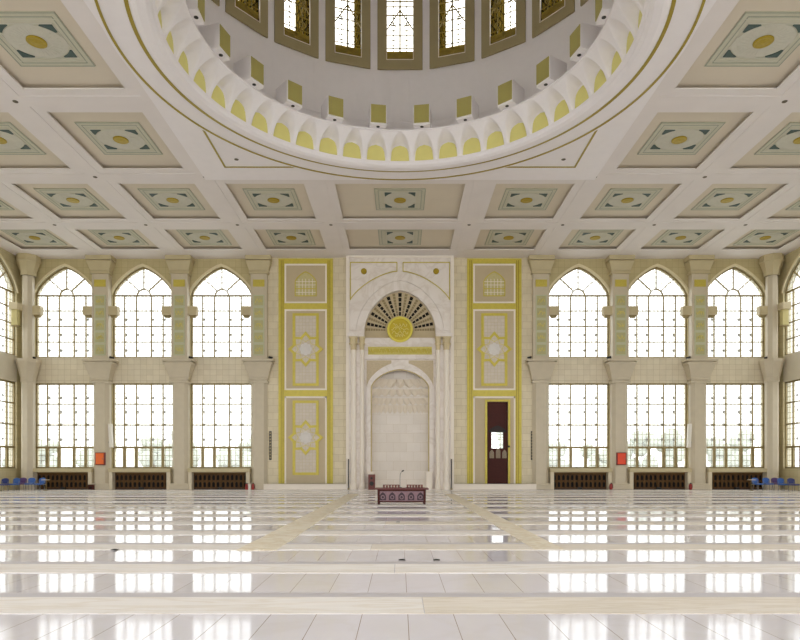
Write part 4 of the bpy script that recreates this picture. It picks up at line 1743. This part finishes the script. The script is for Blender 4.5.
# ------------------------------------------------------------------ carved low table with microphone
YT = 25.4
t = thing('carved_table', 'low carved rosewood table on the floor before the prayer niche', 'table', (xx(401.6, YT), YT, 0))
hw, dp = 0.94, 0.42
b = MB()
b.box(-hw - 0.14, hw + 0.14, -dp - 0.07, dp + 0.07, 0.60, 0.66)
b.build('tabletop', mat('top_rosewood', (110, 58, 58), 0.4, var=0.15), t, bevel=0.015)
b = MB()
b.box(-hw, hw, -dp, dp, 0.12, 0.60)
b.build('body', M_purple, t)
b = MB()
b.box(-hw - 0.03, hw + 0.03, -dp - 0.03, dp + 0.03, 0.10, 0.15)
b.box(-hw - 0.02, hw + 0.02, -dp - 0.02, dp + 0.02, 0.54, 0.60)
b.build('rail', M_redwood, t)
for i in range(5):
    xc = -hw + hw * 2 * (i + 0.5) / 5
    b = MB()
    b.prism([(xc - 0.13, 0.18), (xc + 0.13, 0.18)] + [(xc + p[0], p[1]) for p in arch(0.13, 0.34, 0.16, 6)[::-1]], -dp - 0.012, -dp)
    o = b.build('arched_recess', mat('recess_shade_rosewood', (62, 44, 54), 0.5), t)  # flat plate; its darkened rosewood stands for shade in a recess
    b = MB()
    b.ring([(xc + 0.085 * cos(2 * pi * k_ / 14), 0.30 + 0.085 * sin(2 * pi * k_ / 14)) for k_ in range(14)], [(xc + 0.05 * cos(2 * pi * k_ / 14), 0.30 + 0.05 * sin(2 * pi * k_ / 14)) for k_ in range(14)], -dp - 0.03, -dp - 0.01)
    b.build('carved_ring', mat('pale_rosewood', (150, 120, 130), 0.4, var=0.2, scale=12), o)
for sx in (-1, 1):
    for sy in (-1, 1):
        b = MB()
        x, y = sx * (hw - 0.02), sy * (dp - 0.02)
        b.frus(x - 0.04, x + 0.04, y - 0.04, y + 0.04, 0, x - 0.05, x + 0.05, y - 0.05, y + 0.05, 0.6)
        b.build('leg', M_redwood, t)
b = MB()
for sx0, sx1 in ((-0.75, -0.08), (0.2, 0.85)):
    b.box(sx0, sx1, -0.30, -0.27, 0.77, 0.80)
    n = 6
    for k_ in range(n):
        x = sx0 + 0.04 + (sx1 - sx0 - 0.08) * k_ / (n - 1)
        b.lathe([(0.03, 0.66), (0.055, 0.69), (0.03, 0.72), (0.05, 0.75), (0.03, 0.77)], x, -0.285, 8)
b.build('gallery', mat('gallery_rosewood', (136, 92, 86), 0.4, var=0.2, scale=12), t)
t = thing('microphone', 'thin black gooseneck microphone standing on the carved table', 'microphone', (xx(400.0, YT), YT - 0.1, 0.66))
b = MB()
b.cyl((0, 0), 0.08, 0, 0.025)
b.build('base', M_black, t)
b = MB()
b.tube([(0, 0, 0.02), (0, 0, 0.4), (0.01, 0, 0.55), (0.05, -0.02, 0.64), (0.09, -0.03, 0.68)], 0.012, 6)
b.build('gooseneck', M_steel, t)
b = MB()
b.tube([(0.08, -0.03, 0.67), (0.15, -0.05, 0.71)], 0.028, 10)
b.build('capsule', M_black, t)

# wooden loudspeaker and the two marble pedestals in the niche
t = thing('loudspeaker', 'reddish wooden loudspeaker standing in the left of the prayer niche', 'speaker', (xx(371.7, 39.9), 39.9, 0.0))
b = MB()
b.box(-0.215, 0.215, -0.2, 0.2, 0.0, 1.0)
b.build('cabinet', mat('speaker_veneer', (112, 52, 46), 0.45, var=0.15, scale=6), t, bevel=0.015)
b = MB()
b.disc_y((0, 0.42), 0.14, -0.225, -0.2, 20)
b.build('woofer', M_black, t)
b = MB()
b.disc_y((0, 0.76), 0.075, -0.22, -0.2, 16)
b.build('tweeter', M_black, t)
for s in (-1, 1):
    xc = s * 1.9
    b = MB()
    b.box(xc - 0.19, xc + 0.19, 0.01, 0.33, 0.03, 1.08)
    o = b.build('pedestal', M_ivory, mih, bevel=0.01)
    b = MB()
    b.box(xc - 0.23, xc + 0.23, -0.02, 0.34, 1.08, 1.17)
    b.build('pedestal_cap', M_ivory, o, bevel=0.01)

# ------------------------------------------------------------------ blue chairs with small front tables
def chair(seat_m, label, tab=0):
    """faces -y by default; a small birch tablet may stand at its side"""
    t = thing('stacking_chair', label, 'chair', (0, 0, 0), 0, 'blue chairs by the side walls')
    b = MB()
    b.box(-0.23, 0.23, -0.23, 0.2, 0.37, 0.45)
    b.build('seat', seat_m, t, bevel=0.015)
    b = MB()
    n = 8
    for i in range(n):
        a0, a1 = -0.22 + 0.44 * i / n, -0.22 + 0.44 * (i + 1) / n
        y0_, y1_ = 0.25 - 1.0 * a0 * a0, 0.25 - 1.0 * a1 * a1
        h0, h1 = 0.80 - 2.2 * abs(a0) ** 2.2, 0.80 - 2.2 * abs(a1) ** 2.2
        vs = [(a0, y0_, 0.46), (a1, y1_, 0.46), (a1, y1_ + 0.04, h1), (a0, y0_ + 0.04, h0), (a0, y0_ + 0.03, 0.46), (a1, y1_ + 0.03, 0.46), (a1, y1_ + 0.07, h1), (a0, y0_ + 0.07, h0)]
        b.faces(vs, [(0, 1, 2, 3), (5, 4, 7, 6), (3, 2, 6, 7), (1, 0, 4, 5)] + ([(0, 3, 7, 4)] if i == 0 else []) + ([(1, 5, 6, 2)] if i == n - 1 else []))
    b.build('backrest', seat_m, t)
    for sx in (-1, 1):
        for sy in (-1, 1):
            b = MB()
            b.tube([(sx * 0.17, sy * 0.15, 0.41), (sx * 0.2, sy * 0.21, 0.0)], 0.015, 8)
            b.build('leg', M_steel, t)
        b = MB()
        b.tube([(sx * 0.17, 0.17, 0.41), (sx * 0.17, 0.25, 0.6)], 0.013, 8)
        b.build('back_post', M_steel, t)
    if not tab:
        return t
    b = MB()
    b.box(min(tab * 0.3, tab * 0.62), max(tab * 0.3, tab * 0.62), -0.24, 0.14, 0.66, 0.69)
    tb = b.build('writing_tablet', M_birch, t, bevel=0.008)
    b = MB()
    b.tube([(tab * 0.46, 0.0, 0.66), (tab * 0.46, 0.0, 0.03)], 0.016, 8)
    b.tube([(tab * 0.46, -0.2, 0.02), (tab * 0.46, 0.2, 0.02)], 0.016, 8)
    b.tube([(tab * 0.46, 0.0, 0.38), (tab * 0.19, 0.0, 0.40)], 0.013, 8)
    b.build('support', M_bronze, tb)
    return t
cb = chair(M_blue, '')
cn = chair(M_bluedark, '')
ctr = chair(M_blue, '', -1)
ctl = chair(M_blue, '', 1)
cpl = chair(M_plum, '')
used = set()
def place(proto, x, Y, rz, lab):
    if proto.name not in used:
        used.add(proto.name)
        proto.location = (x, Y, 0)
        proto.rotation_euler = (0, 0, rz)
        proto['label'] = lab
        return
    dup(proto, (x, Y, 0), rz, lab)
place(ctr, xx(757.8, 39), 39.0, 0.15, 'bright blue chair with pale tablet nearest the right corner cabinet')
place(cb, xx(768.2, 39.3), 39.3, 0.0, 'bright blue chair in front of the right corner column')
place(cpl, xx(776.5, 39.4), 39.4, -0.2, 'plum chair behind the blue ones in the right corner')
place(cb, xx(783.5, 38.2), 38.2, 0.1, 'bright blue chair below the side window on the right')
place(cn, xx(793.5, 37.6), 37.6, 0.0, 'navy chair nearest the right edge by the side wall')
place(ctl, xx(39.5, 39.0), 39.0, -0.15, 'bright blue chair with pale tablet nearest the left corner cabinet')
place(cb, xx(30.0, 39.3), 39.3, 0.1, 'bright blue chair in front of the left corner column')
place(cpl, xx(21.5, 39.4), 39.4, 0.2, 'plum chair behind the blue ones in the left corner')
place(cb, xx(13.8, 38.5), 38.5, -0.1, 'bright blue chair below the side window on the left')
place(cn, xx(2.6, 37.6), 37.6, 0.0, 'navy chair nearest the left edge by the side wall')

# ------------------------------------------------------------------ small dark floor sockets
for u, v, lab in ((114.7, 550.3, 'small dark floor socket far left on an ivory band'), (245, 516.8, 'small dark floor socket left of the golden strip'),
                  (402, 560.6, 'small dark floor socket near the middle, left one of two'), (436.5, 560.6, 'small dark floor socket right of the middle one'),
                  (398, 522.6, 'small dark floor socket in the middle between the golden strips')):
    Y = EYE * FPX / (v - 465.5)
    b = MB()
    wd = 0.055
    b.box(-wd, wd, -0.05, 0.05, 0.012, 0.02)
    b.lathe([(0.001, 0.026), (0.035, 0.026), (0.04, 0.012)], 0, 0, 12)
    o = b.build('floor_socket', M_black, loc=(xx(u, Y), Y, 0.0))
    tag(o, lab, 'floor socket')
